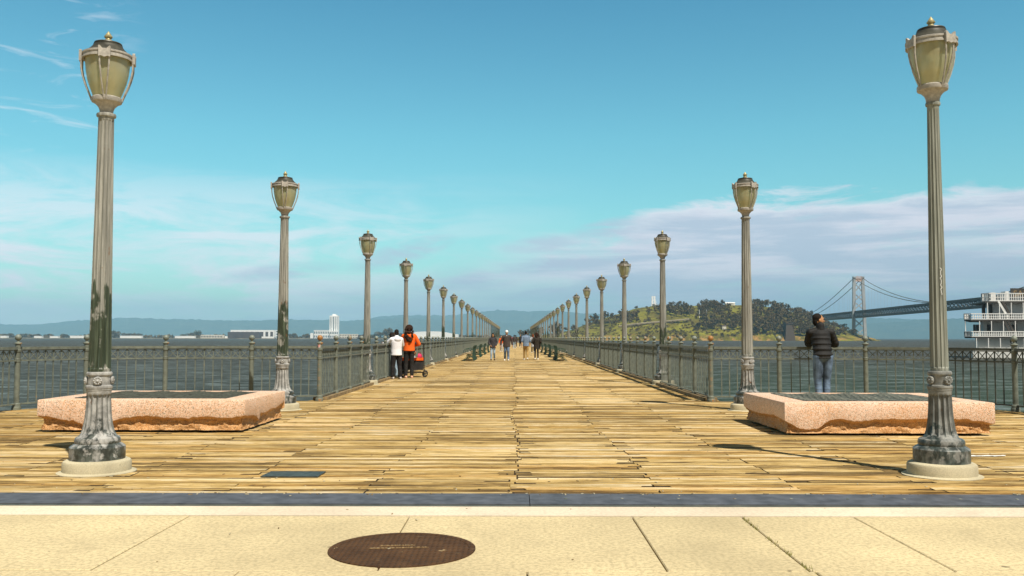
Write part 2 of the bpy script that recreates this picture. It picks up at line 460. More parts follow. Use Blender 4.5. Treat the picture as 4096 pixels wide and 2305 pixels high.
# ------------------------------------------------------------------ sun + sky
EL = R(57); SAZ = Vector((1.5, -2.4)).normalized()      # horizontal direction towards the sun
sl = bpy.data.lights.new('sun', 'SUN'); so = bpy.data.objects.new('sun', sl); C.objects.link(so)
sl.energy = 5.0; sl.angle = R(.53); sl.color = (1, .925, .79)
sd = Vector((SAZ.x * math.cos(EL), SAZ.y * math.cos(EL), math.sin(EL)))
so.rotation_euler = sd.to_track_quat('Z', 'Y').to_euler(); so.location = (20, -30, 60)
W = bpy.data.worlds.new('World'); scene.world = W; W.use_nodes = True
def build_world():
    t = NT.__new__(NT); t.t = W.node_tree; t.m = None
    for n in list(t.t.nodes): t.t.nodes.remove(n)
    t.out = t.n('ShaderNodeOutputWorld'); bg = t.n('ShaderNodeBackground')
    t.link(bg.outputs[0], t.out.inputs[0]); bg.inputs[1].default_value = .1
    sky = t.n('ShaderNodeTexSky', sky_type='NISHITA'); sky.sun_disc = False
    sky.sun_elevation = EL; sky.sun_rotation = math.atan2(SAZ.x, SAZ.y)
    sky.air_density = 1.0; sky.dust_density = .6; sky.ozone_density = 2.0
    col = t.mix(1.0, sky.outputs[0], SKY_TINT, 'MULTIPLY')
    g = t.n('ShaderNodeTexCoord'); sp = t.n('ShaderNodeSeparateXYZ'); t.link(g.outputs['Generated'], sp.inputs[0])
    az = t.math('ARCTAN2', sp.outputs[0], sp.outputs[1]); el = t.math('ARCSINE', sp.outputs[2])
    # clearer and deeper blue higher up
    deep = t.ramp(el, [(.0, (1.0, .87, .97)), (.12, (1.0, .97, .99)), (.22, (.85, .97, 1.02)), (.36, (.62, .82, .96))])
    col = t.mix(1.0, col, deep, 'MULTIPLY')
    def vec(sx, sy, ox=0):
        c = t.n('ShaderNodeCombineXYZ'); t.link(t.math('MULTIPLY', az, sx), c.inputs[0])
        t.link(t.math('MULTIPLY', el, sy), c.inputs[1]); c.inputs[2].default_value = ox; return c.outputs[0]
    # the cloud bank on the right, its top falling to the left
    n1 = t.noise(vec(8, 30, 1.3), 1, 8, .66, .4)
    n2 = t.noise(vec(4.2, 46, 5.1), 1, 6, .62, .4)
    n6 = t.noise(vec(5.5, 30, 2.2), 1, 6, .6, .5)
    top = t.ramp(t.math('ADD', az, .5), [(0, .050), (.24, .060), (.37, .080), (.5, .102), (.59, .120), (.64, .138), (.70, .152), (1.0, .150)])
    h = t.math('SUBTRACT', t.math('ADD', top, t.math('MULTIPLY', t.math('SUBTRACT', n1, .5), .085)), el)
    mask = t.math('MULTIPLY', h, t.math('MULTIPLY', t.ramp(t.math('ADD', az, .5), [(.2, .3), (.52, .42), (.66, 1), (1, 1)]), 72), clamp=True)
    dens = t.math('ADD', t.ramp(t.math('ADD', az, .5), [(.0, .15), (.4, .38), (.56, .62), (.66, .80), (1, .82)]), t.math('MULTIPLY', t.ramp(n6, [(.38, 0), (.58, 1)]), .55), clamp=True)
    mask = t.math('MULTIPLY', mask, dens)
    edge = t.ramp(t.math('MULTIPLY', h, 26), [(0, 1), (.35, .9), (.70, 0)])
    cc = t.mix(t.ramp(n2, [(.45, 0), (.60, 1)]), CLOUD_GREY, CLOUD_PALE)
    cc = t.mix(t.math('MULTIPLY', edge, t.ramp(n6, [(.40, .1), (.52, .95)])), cc, CLOUD_EDGE)
    low = t.ramp(el, [(.0, 1), (.035, .75), (.07, 0)])
    cc = t.mix(t.math('MULTIPLY', low, .6), cc, CLOUD_LOW)
    # thin veils on the left
    n3 = t.noise(vec(6, 30, 9.7), 1, 7, .66, .6)
    vm = t.math('MULTIPLY', t.ramp(n3, [(.40, .12), (.57, 1)]), t.ramp(el, [(.0, .5), (.05, 1), (.11, .85), (.185, 0)]))
    vm = t.math('MULTIPLY', vm, t.ramp(t.math('ADD', az, .55), [(.0, 1), (.30, .85), (.50, .35), (.66, .0)]))
    n4 = t.noise(vec(11, 60, 3.3), 1, 6, .6, 1.0)
    ci = t.math('MULTIPLY', t.ramp(n4, [(.55, 0), (.75, .5)]), t.ramp(el, [(.15, 0), (.22, 1), (.32, 1), (.36, 0)]))
    ci = t.math('MULTIPLY', ci, t.ramp(t.math('ADD', az, .55), [(.0, 1), (.10, 1), (.16, 0)]))
    col = t.mix(t.math('MAXIMUM', vm, ci), col, VEIL)
    col = t.mix(mask, col, cc)
    # a few darker puffs floating above the left end of the bank
    n5 = t.noise(vec(14, 60, 7.7), 1, 6, .62, .5)
    pm = None
    for (a0, e0, wa, we, tl) in ((-.125, .093, .062, .014, .28), (.03, .104, .05, .010, .1), (.10, .120, .05, .012, .2), (-.26, .070, .07, .010, .1)):
        x = t.math('DIVIDE', t.math('SUBTRACT', az, a0), wa)
        y = t.math('DIVIDE', t.math('SUBTRACT', t.math('SUBTRACT', el, e0), t.math('MULTIPLY', t.math('SUBTRACT', az, a0), tl)), we)
        d = t.math('SUBTRACT', 1.1, t.math('ADD', t.math('MULTIPLY', x, x), t.math('MULTIPLY', y, y)), clamp=True)
        d = t.math('MULTIPLY', d, t.ramp(n5, [(.36, 0), (.56, .72)]))
        pm = d if pm is None else t.math('MAXIMUM', pm, d)
    col = t.mix(pm, col, CLOUD_GREY)
    # unseen sky overhead, set dark to hold down the fill light
    col = t.mix(t.ramp(el, [(.37, 0), (.52, 1)]), col, OVERHEAD)
    # unseen sky behind the camera, dimmed to weaken the fill light
    col = t.mix(t.ramp(t.math('MULTIPLY', sp.outputs[1], -1), [(.0, 0), (.35, .75)]), col, (1.0, .95, .9))
    t.link(col, bg.inputs[0])
SKY_TINT = (.83, 1.48, 1.20)
CLOUD_GREY = (4.8, 5.7, 6.9); CLOUD_PALE = (7.0, 7.2, 8.1); CLOUD_EDGE = (7.2, 7.7, 8.4); CLOUD_LOW = (3.9, 5.1, 6.5)
VEIL = (8.3, 8.4, 9.0); OVERHEAD = (1.0, 1.15, 1.25)
build_world()
vs = scene.view_settings
vs.view_transform = 'Standard'; vs.look = 'None'; vs.exposure = .28; vs.gamma = 1; vs.use_curve_mapping = False
scene.cycles.max_bounces = 6; scene.cycles.diffuse_bounces = 3; scene.cycles.volume_bounces = 0
scene.cycles.use_denoising = True

HAZE = 7.8e-5
WZ = -3.5                     # water level; the deck is z = 0

# ------------------------------------------------------------------ ground: pavement, cover plates, deck
def apron_edge(y):
    """half width of the planked deck at distance y"""
    return plin([(7.8, 9.6), (15.2, 9.58), (16.8, 9.35), (17.6, 9.0), (18.2, 8.72), (18.8, 8.1), (19.12, 7.4), (19.36, 5.7), (19.44, 4.4), (19.45, 4.42), (300, 4.42)], y)

def build_pavement():
    mb = MB(); rng = random.Random(3)
    ys = [6.93, 5.32, 3.68, 2.0, .3, -1.4, -3.1, -4.8, -6.5, -8.2]
    for r, (ya, yb) in enumerate(zip(ys, ys[1:])):
        if r == 0:
            xs = [-2.47, -.80, .885, 1.715, 2.56]
            xs = [-2.47 - 1.67 * k for k in range(18, 0, -1)] + xs + [2.56 + (.84, 1.67)[k % 2] + 1.67 * (k // 2) if 0 else 2.56 + 1.67 * (k + 1) for k in range(18)]
        else:
            xs = [-1.60 + (.4 if r % 2 == 0 else 0) + 1.67 * k for k in range(-20, 21)]
        for a, b in zip(xs, xs[1:]):
            g = rng.uniform(.003, .006); dz = rng.uniform(-.002, .002)
            x0, x1, y0, y1 = a + g, b - g, yb + .005, ya - .004; bv = .006
            z = dz
            vs = [(x0, y0, z - bv), (x1, y0, z - bv), (x1, y1, z - bv), (x0, y1, z - bv),
                  (x0 + bv, y0 + bv, z), (x1 - bv, y0 + bv, z), (x1 - bv, y1 - bv, z), (x0 + bv, y1 - bv, z),
                  (x0, y0, z - .05), (x1, y0, z - .05), (x1, y1, z - .05), (x0, y1, z - .05)]
            mb.add(vs, [(4, 5, 6, 7), (0, 1, 5, 4), (1, 2, 6, 5), (2, 3, 7, 6), (3, 0, 4, 7), (8, 9, 1, 0), (9, 10, 2, 1), (10, 11, 3, 2), (11, 8, 0, 3)])
    mb.box2((-33, -8.4, -1.2), (33, 6.93, -.022), 1)
    struct(mb.build('pavement', [M['pave'], M['joint']], smooth=0))
    mb = MB(); mb.box2((-33, 6.935, -.3), (33, 7.30, .003))
    struct(mb.build('kerb_strip', M['band'], smooth=0))
    mb = MB(); mb.box2((-33, 7.302, -4.2), (33, 7.84, -.03))
    struct(mb.build('seawall', M['joint'], smooth=0))
build_pavement()

for (xa, xb, lab) in ((-9.6, .118, 'long grey steel cover plate along the deck edge, left of the seam'),
                      (.124, 9.6, 'long grey steel cover plate along the deck edge, with a row of screws')):
    t = thing('cover_plate', lab, 'metal plate', ((xa + xb) / 2, 7.59, 0), group='steel cover plates between pavement and deck')
    L = xb - xa
    mb = MB(); mb.box2((-L / 2, -.225, -.02), (L / 2, .265, .012))
    mb.build('plate', M['steel'], t, smooth=0)
    mb = MB(); mb.box2((-L / 2, -.285, -.02), (L / 2, -.23, .006))
    mb.build('edge_angle', M['rail_dark'], t, smooth=0)
    if xa > 0:
        for k in range(20):
            mb = MB(); mb.lathe([(.014, .0), (.014, .003), (.008, .005)], 8)
            mb.build('screw', M['lamp_grey'], t, loc=(-L / 2 + .3 + .47 * k, .03, .012))

def build_deck():
    mb = MB(); rng = random.Random(11); w = .14; y = 7.86
    row = 0
    while y < 256:
        hw = min(apron_edge(y + .001), apron_edge(y + w)); near = y < 22; mid = y < 60
        seams = []
        for q in range(-8, 9):
            if rng.random() < (.92 if q == 0 else .58): seams.append(q * 1.25 + rng.uniform(-.035, .035) + .05 * math.sin(y * .7 + q))
        xs = [-hw + rng.uniform(-.015, .015)] + [s for s in seams if -hw + .35 < s < hw - .35] + [hw + rng.uniform(-.015, .015)]
        for a, b in zip(xs, xs[1:]):
            tone = rng.random(); z = rng.uniform(-.003, .003) if mid else 0.0; tl = rng.uniform(-.002, .002) if mid else 0
            ga = rng.uniform(.002, .014); gy = rng.uniform(.0006, .0034); eg = rng.random() < .5
            xx0, xx1 = a + ga, b - ga
            def endcut(): return (rng.uniform(.028, .062), rng.uniform(.09, .22)) if rng.random() < .36 else (rng.uniform(0, .004), .1)
            c0, e0 = endcut(); c1, e1 = endcut()
            if mid:
                st = [xx0, xx0 + e0, xx0 + e0 + .02]
                if near:
                    n = max(1, int((xx1 - xx0) / .35))
                    st += [lerp(xx0 + e0, xx1 - e1, k / n) for k in range(1, n)]
                st += [xx1 - e1 - .02, xx1 - e1, xx1]
            else: st = [xx0, xx1]
            m = len(st); top = []; lo = []
            for k, x in enumerate(st):
                cut = 0
                if mid:
                    if x <= xx0 + e0 + 1e-6: cut = c0
                    elif x >= xx1 - e1 - 1e-6: cut = c1
                j1 = rng.uniform(0, .003) if near else 0; j2 = rng.uniform(0, .003) if near else 0
                ya, yb = y + gy + cut + j1, y + w - gy - j2
                zz = z + (rng.uniform(-.0012, .0012) if near else 0)
                top.append(((x, ya, zz - tl), (x, yb, zz + tl)))
                lo.append(((x, ya, -.055), (x, yb, -.055)))
            vs = [q for pr in top for q in pr] + [q for pr in lo for q in pr]; o = 2 * m
            fs = []
            for k in range(m - 1):
                i = 2 * k
                fs.append((i, i + 2, i + 3, i + 1))
                fs.append((o + i, o + i + 2, i + 2, i))
                if near: fs.append((i + 1, i + 3, o + i + 3, o + i + 1))
            fs.append((0, 1, o + 1, o)); e = 2 * (m - 1); fs.append((e + 1, e, o + e, o + e + 1))
            mb.add(vs, fs); mb.tone += [tone] * len(fs)
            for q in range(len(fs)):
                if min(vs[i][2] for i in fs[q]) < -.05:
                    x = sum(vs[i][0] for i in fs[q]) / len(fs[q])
                    if eg or (c0 > .005 and x < xx0 + e0 + .03) or (c1 > .005 and x > xx1 - e1 - .03): mb.mi[-len(fs) + q] = 1  # dark edge colour gives these gaps and slots their shade
        y += w; row += 1
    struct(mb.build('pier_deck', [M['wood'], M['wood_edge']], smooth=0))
    mb = MB()
    mb.box2((-9.35, 7.85, -.9), (9.35, 16.6, -.075)); mb.box2((-8.0, 16.605, -.9), (8.0, 18.9, -.075))
    mb.box2((-4.36, 18.905, -.9), (4.36, 255.6, -.075))
    for k in range(40):
        for x in (-3.9, -1.3, 1.3, 3.9): mb.lathe([(.18, -6.0), (.18, -.9)], 8, (x, 21 + 6 * k, 0))
    struct(mb.build('pier_substructure', M['dark'], smooth=0))
    for sx in (-1, 1):
        mb = MB(); y = 19.5
        while y < 255:
            L = 3.1; mb.box((sx * 4.2, y + L / 2, .033), (.30, L - .012, .075)); mb.tone += [random.random()] * 6
            y += L
        struct(mb.build('pier_kerb', M['kerb_wood'], smooth=0))
build_deck()

mb = MB()
mb.add([(-.29, -.165, .004), (.265, -.165, .004), (.275, .165, .004), (-.275, .165, .004),
        (-.29, -.165, .012), (.265, -.165, .012), (.275, .165, .012), (-.275, .165, .012)],
       [(4, 5, 6, 7), (0, 1, 5, 4), (1, 2, 6, 5), (2, 3, 7, 6), (3, 0, 4, 7), (3, 2, 1, 0)])
tag(mb.build('deck_plate', M['grate'], loc=(-2.17, 8.96, 0), smooth=0), 'small dark green rectangular metal plate let into the plank deck', 'metal plate')
mb = MB(); mb.box((0, 0, 0), (.42, .05, .003), .1)
for k in range(5): mb.box((-.18 + .09 * k, .02 * (-1) ** k, .001), (.10, .03, .0035), .1 + .1 * k)
tag(mb.build('paint_mark', M['white'], loc=(5.42, 10.47, .0065), smooth=0), 'streak of white paint on the planks beside the right pink granite block', 'paint mark')

t = thing('manhole_cover', 'round rusty brown iron manhole cover set in the tan pavement', 'manhole cover', (-.72, 5.85, .0))
mb = MB(); mb.lathe([(.425, -.02), (.425, .004)], 64); mb.build('lid', M['manhole'], t)
rng = random.Random(8); WM = m_simple('worn_metal', (.30, .20, .09), .6, .2, .5, 60)
for (y, x0, x1) in ((.085, -.14, .06), (.02, -.20, .15)):
    mb = MB(); x = x0
    mb.box(((x0 + x1) / 2, y + .05 * (x0 + x1), .0045), (x1 - x0 + .03, .004, .003), .1)
    while x < x1:
        w = rng.uniform(.008, .02); mb.box((x, y + .10 * x, .006), (w, rng.uniform(.010, .018), .004), .1); x += w + rng.uniform(.004, .009)
    mb.build('worn_lettering', WM, t, smooth=0)
mb = MB(); mb.lathe([(.4265, -.02), (.4265, .005), (.468, .006), (.470, -.02)], 64, cap=False); mb.build('frame', M['manhole'], t)

# weeds in the right-hand joint
mb = MB(); rng = random.Random(5)
for k in range(130):
    y = rng.choice([6.75, 6.55, 6.1, 5.75, 5.4]) + rng.gauss(0, .06); x = 1.715 + rng.gauss(0, .012); h = rng.uniform(.008, .03); a = rng.uniform(0, 6.3)
    dx, dy = math.cos(a) * .012, math.sin(a) * .012
    mb.add([(x - dy * .25, y + dx * .25, -.01), (x + dy * .25, y - dx * .25, -.01), (x + dx * 1.4, y + dy * 1.4, h)], [(0, 1, 2)])
M['weed'] = m_simple('weed_leaf', (.20, .19, .03), .7, 0, .4, 60)
tag(mb.build('joint_weeds', M['weed'], smooth=0), 'tiny yellow green weeds growing in a pavement joint', 'weeds', kind='stuff')

mb = MB(); rng = random.Random(77)
for k in range(420):
    x = rng.uniform(-8.5, 8.5); y = rng.choice([rng.uniform(7.86, 13), rng.uniform(7.87, 9), rng.gauss(7.83, .05), rng.uniform(5.3, 7.3) if rng.random() < .3 else 7.85]); q = rng.uniform(.003, .012)
    if 7.3 < y < 7.86: z = .014
    else: z = .004
    mb.box((x, y, z), (q * rng.uniform(1, 4), q, q * .7), rng.uniform(0, 3), rng.choice([0, 0, 1]))
tag(mb.build('grit', [M['kerb_wood'], M['plinth']], smooth=0), 'loose splinters and grit scattered over the boards and pavement', 'grit', kind='stuff')

# ------------------------------------------------------------------ street lamps
def lamp_meshes(rt, rb, slim):
    """the meshes of one lamp; rt / rb: shaft radius at top and bottom"""
    D = {}
    mb = MB(); mb.lathe([(.372, -.01), (.372, .008), (.33, .016), (.322, .02), (.322, .10), (.312, .118), (.285, .132), (.2, .134)], 48)
    D['concrete_base'] = mb.mesh('concrete_base', M['plinth'])
    f = .023; k = 1 if not slim else .93
    P = [(.262, .13), (.262, .255), (.255, .262), (.250, .268), (.222, .285), (.212, .292), (.214, .302), (.216, .318), (.208, .346), (.196, .356),
         (.180, .362), (.172, .372), (.165, .385, .004), (.158, .40, f), (.148, .43, f), (.137, .48, f), (.128, .54, f), (.121, .62, f), (.117, .70, f), (.115, .76, f), (.115, .775, .004),
         (.115, .785), (.117, .815), (.122, .82), (.122, .832), (.127, .838), (.129, .85), (.127, .862), (.118, .868), (.109, .872), (.108, .955), (.112, .962), (.121, .972), (.123, .985), (.118, .998), (.110, 1.004)]
    mb = MB(); mb.lathe([((q[0] * (k if q[1] > .36 else 1),) + tuple(q[1:])) for q in P], 112, nfl=14)
    D['pedestal'] = mb.mesh('pedestal', M['lamp_ped_grey' if slim else 'lamp_ped'])
    mb = MB(); d = .012 if not slim else .010
    mb.lathe([(rb, 1.0), (rb, 1.03), (rb, 1.045, d)] + [(lerp(rb, rt, q / 12), 1.045 + (3.56 - 1.045) * q / 12, lerp(d, d * .75, q / 12)) for q in range(1, 13)]
             + [(rt, 3.575), (rt * 1.02, 3.60), (rt * 1.22, 3.607), (rt * 1.27, 3.622), (rt * 1.22, 3.637), (rt * .95, 3.645)], 112, nfl=14)
    D['shaft'] = mb.mesh('shaft', M['lamp_grey' if slim else 'lamp'])
    mb = MB(); mb.lathe([(.064, 3.64), (.066, 3.67), (.078, 3.705), (.105, 3.735), (.125, 3.75), (.143, 3.757), (.147, 3.765), (.147, 3.80), (.14, 3.808), (.12, 3.81)], 40)
    D['lantern_cup'] = mb.mesh('lantern_cup', M['ring'])
    mb = MB(); mb.lathe([(.128, 3.80), (.137, 3.83), (.160, 3.89), (.186, 3.97), (.203, 4.06), (.212, 4.14), (.215, 4.20), (.21, 4.235)], 40)
    D['globe'] = mb.mesh('globe', M['globe'])
    mb = MB(); mb.lathe([(.04, 3.81), (.045, 3.86), (.075, 3.93), (.07, 3.99), (.035, 4.03), (.012, 4.045)], 20); D['bulb'] = mb.mesh('bulb', M['bulb'])
    mb = MB(); mb.lathe([(.222, 4.195), (.245, 4.19), (.245, 4.208), (.238, 4.212), (.238, 4.232), (.246, 4.236), (.246, 4.252), (.235, 4.258), (.21, 4.258)], 48, cap=False)
    D['crown_ring'] = mb.mesh('crown_ring', M['ring'])
    mb = MB(); mb.lathe([(.225, 4.256), (.205, 4.272), (.178, 4.297), (.158, 4.318), (.146, 4.335), (.142, 4.342), (.140, 4.344), (.140, 4.354), (.130, 4.358), (.136, 4.364), (.132, 4.374), (.10, 4.381), (.04, 4.388), (.02, 4.388)], 40)
    D['cap'] = mb.mesh('cap', M['cap'])
    mb = MB(); mb.lathe([(.040, 4.38), (.040, 4.408), (.030, 4.416), (.026, 4.427), (.040, 4.438), (.041, 4.449), (.034, 4.455), (.024, 4.472), (.003, 4.502)], 16)
    D['finial'] = mb.mesh('finial', M['brass'])
    # bracket, in the +x direction
    mb = MB(); r = .252; n = 8
    out = [(-.055, 4.165), (-.03, 4.172), (0, 4.16), (.03, 4.172), (.055, 4.165), (.058, 4.268), (.05, 4.278), (.036, 4.268), (.022, 4.25), (0, 4.243), (-.022, 4.25), (-.036, 4.268), (-.05, 4.278), (-.058, 4.268)]
    vs = [(r - .012 - .3 * abs(y) ** 2, y, z) for y, z in out] + [(r + .014 - .3 * abs(y) ** 2, y, z) for y, z in out]; m = len(out)
    mb.add(vs, [tuple(range(m))[::-1], tuple(range(m, 2 * m))] + [(q, (q + 1) % m, m + (q + 1) % m, m + q) for q in range(m)])
    for sy in (-1, 1):
        pr = [(.243, .047, 4.19), (.244, .043, 4.10), (.230, .036, 4.02), (.203, .027, 3.93), (.171, .018, 3.85), (.149, .011, 3.79), (.146, .010, 3.775)]
        mb.tube([(a, sy * b, z) for a, b, z in pr], .0085, 6)
    D['bracket'] = mb.mesh('bracket', M['ring'])
    mb = MB(); mb.ell((.118 * k, 0, .915), (.017, .044, .044), 16, 8)
    for q in range(10):
        a = 2 * PI * q / 10; mb.ell((.126 * k, .031 * math.cos(a), .915 + .031 * math.sin(a)), (.013, .011, .011), 8, 6)
    mb.ell((.136 * k, 0, .915), (.011, .013, .013), 8, 6)
    D['rosette'] = mb.mesh('rosette', M['lamp_ped_grey' if slim else 'lamp_ped'])
    return D
LAMP = lamp_meshes(.075, .107, False)
LAMP_SLIM = lamp_meshes(.056, .086, True)
def make_lamp(x, y, label, line, pline, D=LAMP, rz=-73, full=True, group=None, sc=1, lean=0):
    t = thing('street_lamp', label, 'street lamp', (x, y, 0), R(rz), group)
    t.scale = (1, 1, sc)
    def part(nm, rot=0):
        o = bpy.data.objects.new(nm, D[nm]); C.objects.link(o); o.parent = t; o.rotation_euler = (0, 0, R(rot))
        o['paint_line'] = pline if nm in ('pedestal', 'rosette') else line
        return o
    for nm in ('concrete_base', 'pedestal', 'shaft', 'lantern_cup', 'bulb', 'globe', 'crown_ring', 'cap', 'finial'): part(nm)
    if full:
        for q in range(4): part('bracket', 90 * q); part('rosette', 90 * q)
    else:
        for q in range(4): part('bracket', 90 * q)
    return t
rng = random.Random(21)
LG = 'lamp posts along both sides of the pier'
ORD = ['', '', 'second', 'third', 'fourth', 'fifth', 'sixth', 'seventh', 'eighth', 'ninth', 'tenth', 'eleventh', 'twelfth', 'thirteenth', 'fourteenth']
make_lamp(-4.20, 9.14, 'big near lamp post with dark peeling lower shaft, before the left granite block', 1.85, .42, group=LG)
make_lamp(4.22, 9.02, 'slender tall grey lamp post with white scribble, in front of the right granite block', .9, .42, LAMP_SLIM, rz=-73, group=LG, sc=1.025)
LINES = {-1: [0, 0, 2.05, 1.4, .9, 1.6, 2.1, 1.7, 1.0, 1.6, 1.9, 1.5, 1.7], 1: [0, 0, 1.0, 1.75, .8, 1.0, 1.2, 2.0, 1.0, 1.3, 2.6, 1.5, 1.0]}
for n in range(2, 28):
    y = 16.95 + 9.27 * (n - 2)
    for sx in (-1, 1):
        side = 'left' if sx < 0 else 'right'
        if n == 2: lab = 'lamp post just behind the %s pink granite block, second from the front' % side
        elif n == 3: lab = 'lamp post in the railing line, third from the front in the %s row' % side
        elif n <= 14: lab = 'lamp post between railing sections, %s from the front in the %s row' % (ORD[n], side)
        else: lab = 'tiny distant lamp post in the crowded far end of the %s row' % side
        ln = LINES[sx][n] if n < 13 else rng.uniform(.9, 2.6)
        if n > 17: ln = 4.0
        make_lamp(sx * (4.36 if n == 2 else 4.3), y + (.0 if sx < 0 else .05), lab, ln, rng.choice([.35, .5, .7]), rz=-73 + rng.uniform(-25, 25), full=n < 12,
                  group='distant lamp posts at the far end of the %s row' % side if n > 14 else LG)
# white scribble on the slender lamp
slim = [o for o in C.objects if o.name.startswith('street_lamp')][1]
mb = MB(); pts = []
for q in range(46):
    u = q / 45; z = 1.74 + .26 * u; a = R(-16 + 4 * math.sin(u * 29) + 3 * math.sin(u * 47 + 1)); r = lerp(.086, .056, (z - 1.0) / 2.56) + .001
    pts.append((r * math.cos(a), r * math.sin(a), z))
mb.tube(pts, .003, 5)
g = mb.build('scribble', M['white'], slim); g.rotation_euler = (0, 0, R(0))

# ------------------------------------------------------------------ railings
def panel_mb(p0, p1, g0=.06, g1=.06):
    """one railing panel from p0 to p1 (post centres), in world axes relative to p0"""
    mb = MB(); d = Vector(p1) - Vector(p0); L = d.length; d.normalize()
    def P(s, z): return (d.x * s, d.y * s, z)
    a, b = g0, L - g1
    mb.beam(P(a, 1.145), P(b, 1.145), .085, .05)
    mb.beam(P(a, 1.108), P(b, 1.108), .04, .016)
    mb.beam(P(a, .915), P(b, .915), .05, .03)
    mb.beam(P(a, .11), P(b, .11), .05, .028)
    n = max(2, round((b - a) / .175)); st = (b - a) / n
    for k in range(n + 1):
        s = a + st * k
        if 0 < k < n:
            mb.beam(P(s, .12), P(s, .90), .018, .018, up=(d.x, d.y, 0)); mb.beam(P(s, .93), P(s, 1.10), .018, .018, up=(d.x, d.y, 0))
        if k < n:
            s2 = s + st
            mb.beam(P(s + .01, .935), P(s2 - .01, 1.095), .011, .013); mb.beam(P(s + .01, 1.095), P(s2 - .01, .935), .0105, .0125)
    return mb
def post_meshes():
    mb = MB(); mb.lathe([(.085, 0), (.085, .05), (.075, .06), (.07, .11), (.058, .125), (.05, .13), (.05, .88), (.058, .89), (.058, .945), (.05, .955), (.05, 1.07), (.062, 1.08), (.062, 1.12), (.05, 1.13),
                          (.05, 1.215), (.068, 1.225), (.070, 1.235), (.058, 1.247), (.032, 1.26), (.026, 1.285), (.03, 1.295)], 16)
    post = mb.mesh('post', M['rail'])
    mb = MB(); mb.ell((0, 0, 1.345), (.06, .06, .06), 18, 12)
    ball = mb.mesh('ball_finial', M['ball'])
    mb = MB(); mb.lathe([(.05, .0), (.05, 1.215), (.068, 1.225), (.07, 1.235), (.03, 1.26), (.028, 1.29), (.055, 1.32), (.06, 1.345), (.048, 1.383), (.01, 1.405)], 8)
    return post, ball, mb.mesh('post', M['rail'])
POST, BALL, POST_FAR = post_meshes()
def add_post(t, x, y, rust=0.0, far=False):
    o = bpy.data.objects.new('post', POST_FAR if far else POST); C.objects.link(o); o.parent = t; o.location = (x, y, 0); o['rust'] = rust * .3
    if not far:
        b = bpy.data.objects.new('ball_finial', BALL); C.objects.link(b); b.parent = o; b['rust'] = rust
        b.rotation_euler = (0, 0, random.uniform(0, 6))
    return o
def pier_railing(sx):
    side = 'left' if sx < 0 else 'right'
    t = thing('pier_railing', 'long straight railing with ball topped posts down the %s side of the pier' % side, 'railing', (0, 0, 0))
    X = sx * 4.17
    full = panel_mb((0, 0, 0), (0, 1.854, 0)).mesh('panel', M['rail'])
    def half(L, ga, gb): return panel_mb((0, 0, 0), (0, L, 0), ga, gb)
    posts = [19.3]; y0 = 16.95
    panels = []; n = 3
    # first bay: three posts, then the lamp
    for k in range(1, 4): posts.append(19.3 + k * 1.735)
    for k in range(3): panels.append(('s', 19.3 + k * 1.735))
    lampY = y0 + 9.27
    first = panel_mb((0, 0, 0), (0, 1.735, 0)).mesh('panel', M['rail'])
    gap_last = posts[-1]
    while lampY < 250:
        nxt = lampY + .93
        panels.append(('g', gap_last, lampY, nxt))
        for k in range(5): posts.append(nxt + 1.854 * k)
        for k in range(4): panels.append(('f', nxt + 1.854 * k))
        gap_last = nxt + 1.854 * 4; lampY += 9.27
    halves = {}
    far_p = MB(); far_r = MB()
    for i, y in enumerate(posts):
        if i < 100: add_post(t, X, y, 1.0 if i == 0 else random.choice([0, 0, 0, .25, .5]), i > 40)
        else: far_p.lathe([(.05, 0), (.05, 1.22), (.07, 1.235), (.028, 1.27), (.06, 1.345), (.01, 1.405)], 6, (X, y, 0))
    tag(far_p.build('post', M['rail'], t), kind='stuff')
    items = []
    for q in panels:
        if q[0] == 'g':
            for y, L, ga, gb in ((q[1], q[2] - q[1], .06, .26), (q[2], q[3] - q[2], .26, .06)):
                key = (round(L, 3), ga)
                if key not in halves: halves[key] = half(L, ga, gb).mesh('panel', M['rail'])
                items.append((halves[key], y, L))
        else: items.append((first, q[1], 1.735) if q[0] == 's' else (full, q[1], 1.854))
    for i, (me, y, L) in enumerate(items):
        if i < 100:
            o = bpy.data.objects.new('panel', me); C.objects.link(o); o.parent = t; o.location = (X, y, 0)
        else:
            for z, h in ((1.145, .05), (.915, .03), (.11, .028)): far_r.box((X, y + L / 2, z), (.06, L - .1, h))
            for k in range(int(L / .175)): far_r.box((X, y + .1 + .175 * k, .6), (.018, .018, 1.0))
    tag(far_r.build('panel', M['rail'], t, smooth=0), kind='stuff')
    return t
RL = pier_railing(-1); RR = pier_railing(1)
def apron_railing(sx):
    side = 'left' if sx < 0 else 'right'
    lab = {-1: 'curved grey green railing behind the left granite block, in front of the bay', 1: 'curved grey green railing the man in the black jacket leans on'}[sx]
    t = thing('apron_railing', lab, 'railing', (0, 0, 0))
    pts = [(4.17, 19.3), (5.62, 19.28), (7.38, 19.08), (8.66, 18.25), (9.28, 16.85), (9.45, 15.2), (9.47, 13.4), (9.48, 11.6), (9.48, 9.8), (9.48, 8.1)]
    pts = [(sx * a, b, 0) for a, b in pts]
    for i in range(1, len(pts)): add_post(t, pts[i][0], pts[i][1], {2: .35, 1: .1}.get(i, .05))
    if sx < 0: t.children[0]
    for i in range(len(pts) - 1):
        panel_mb(pts[i], pts[i + 1]).build('panel', M['rail_dark' if (sx > 0 and i > 2) else 'rail'], t, loc=pts[i])  # right curve: shade from its facing is put into the darker colour
    return t
apron_railing(-1); apron_railing(1)
mb = MB()
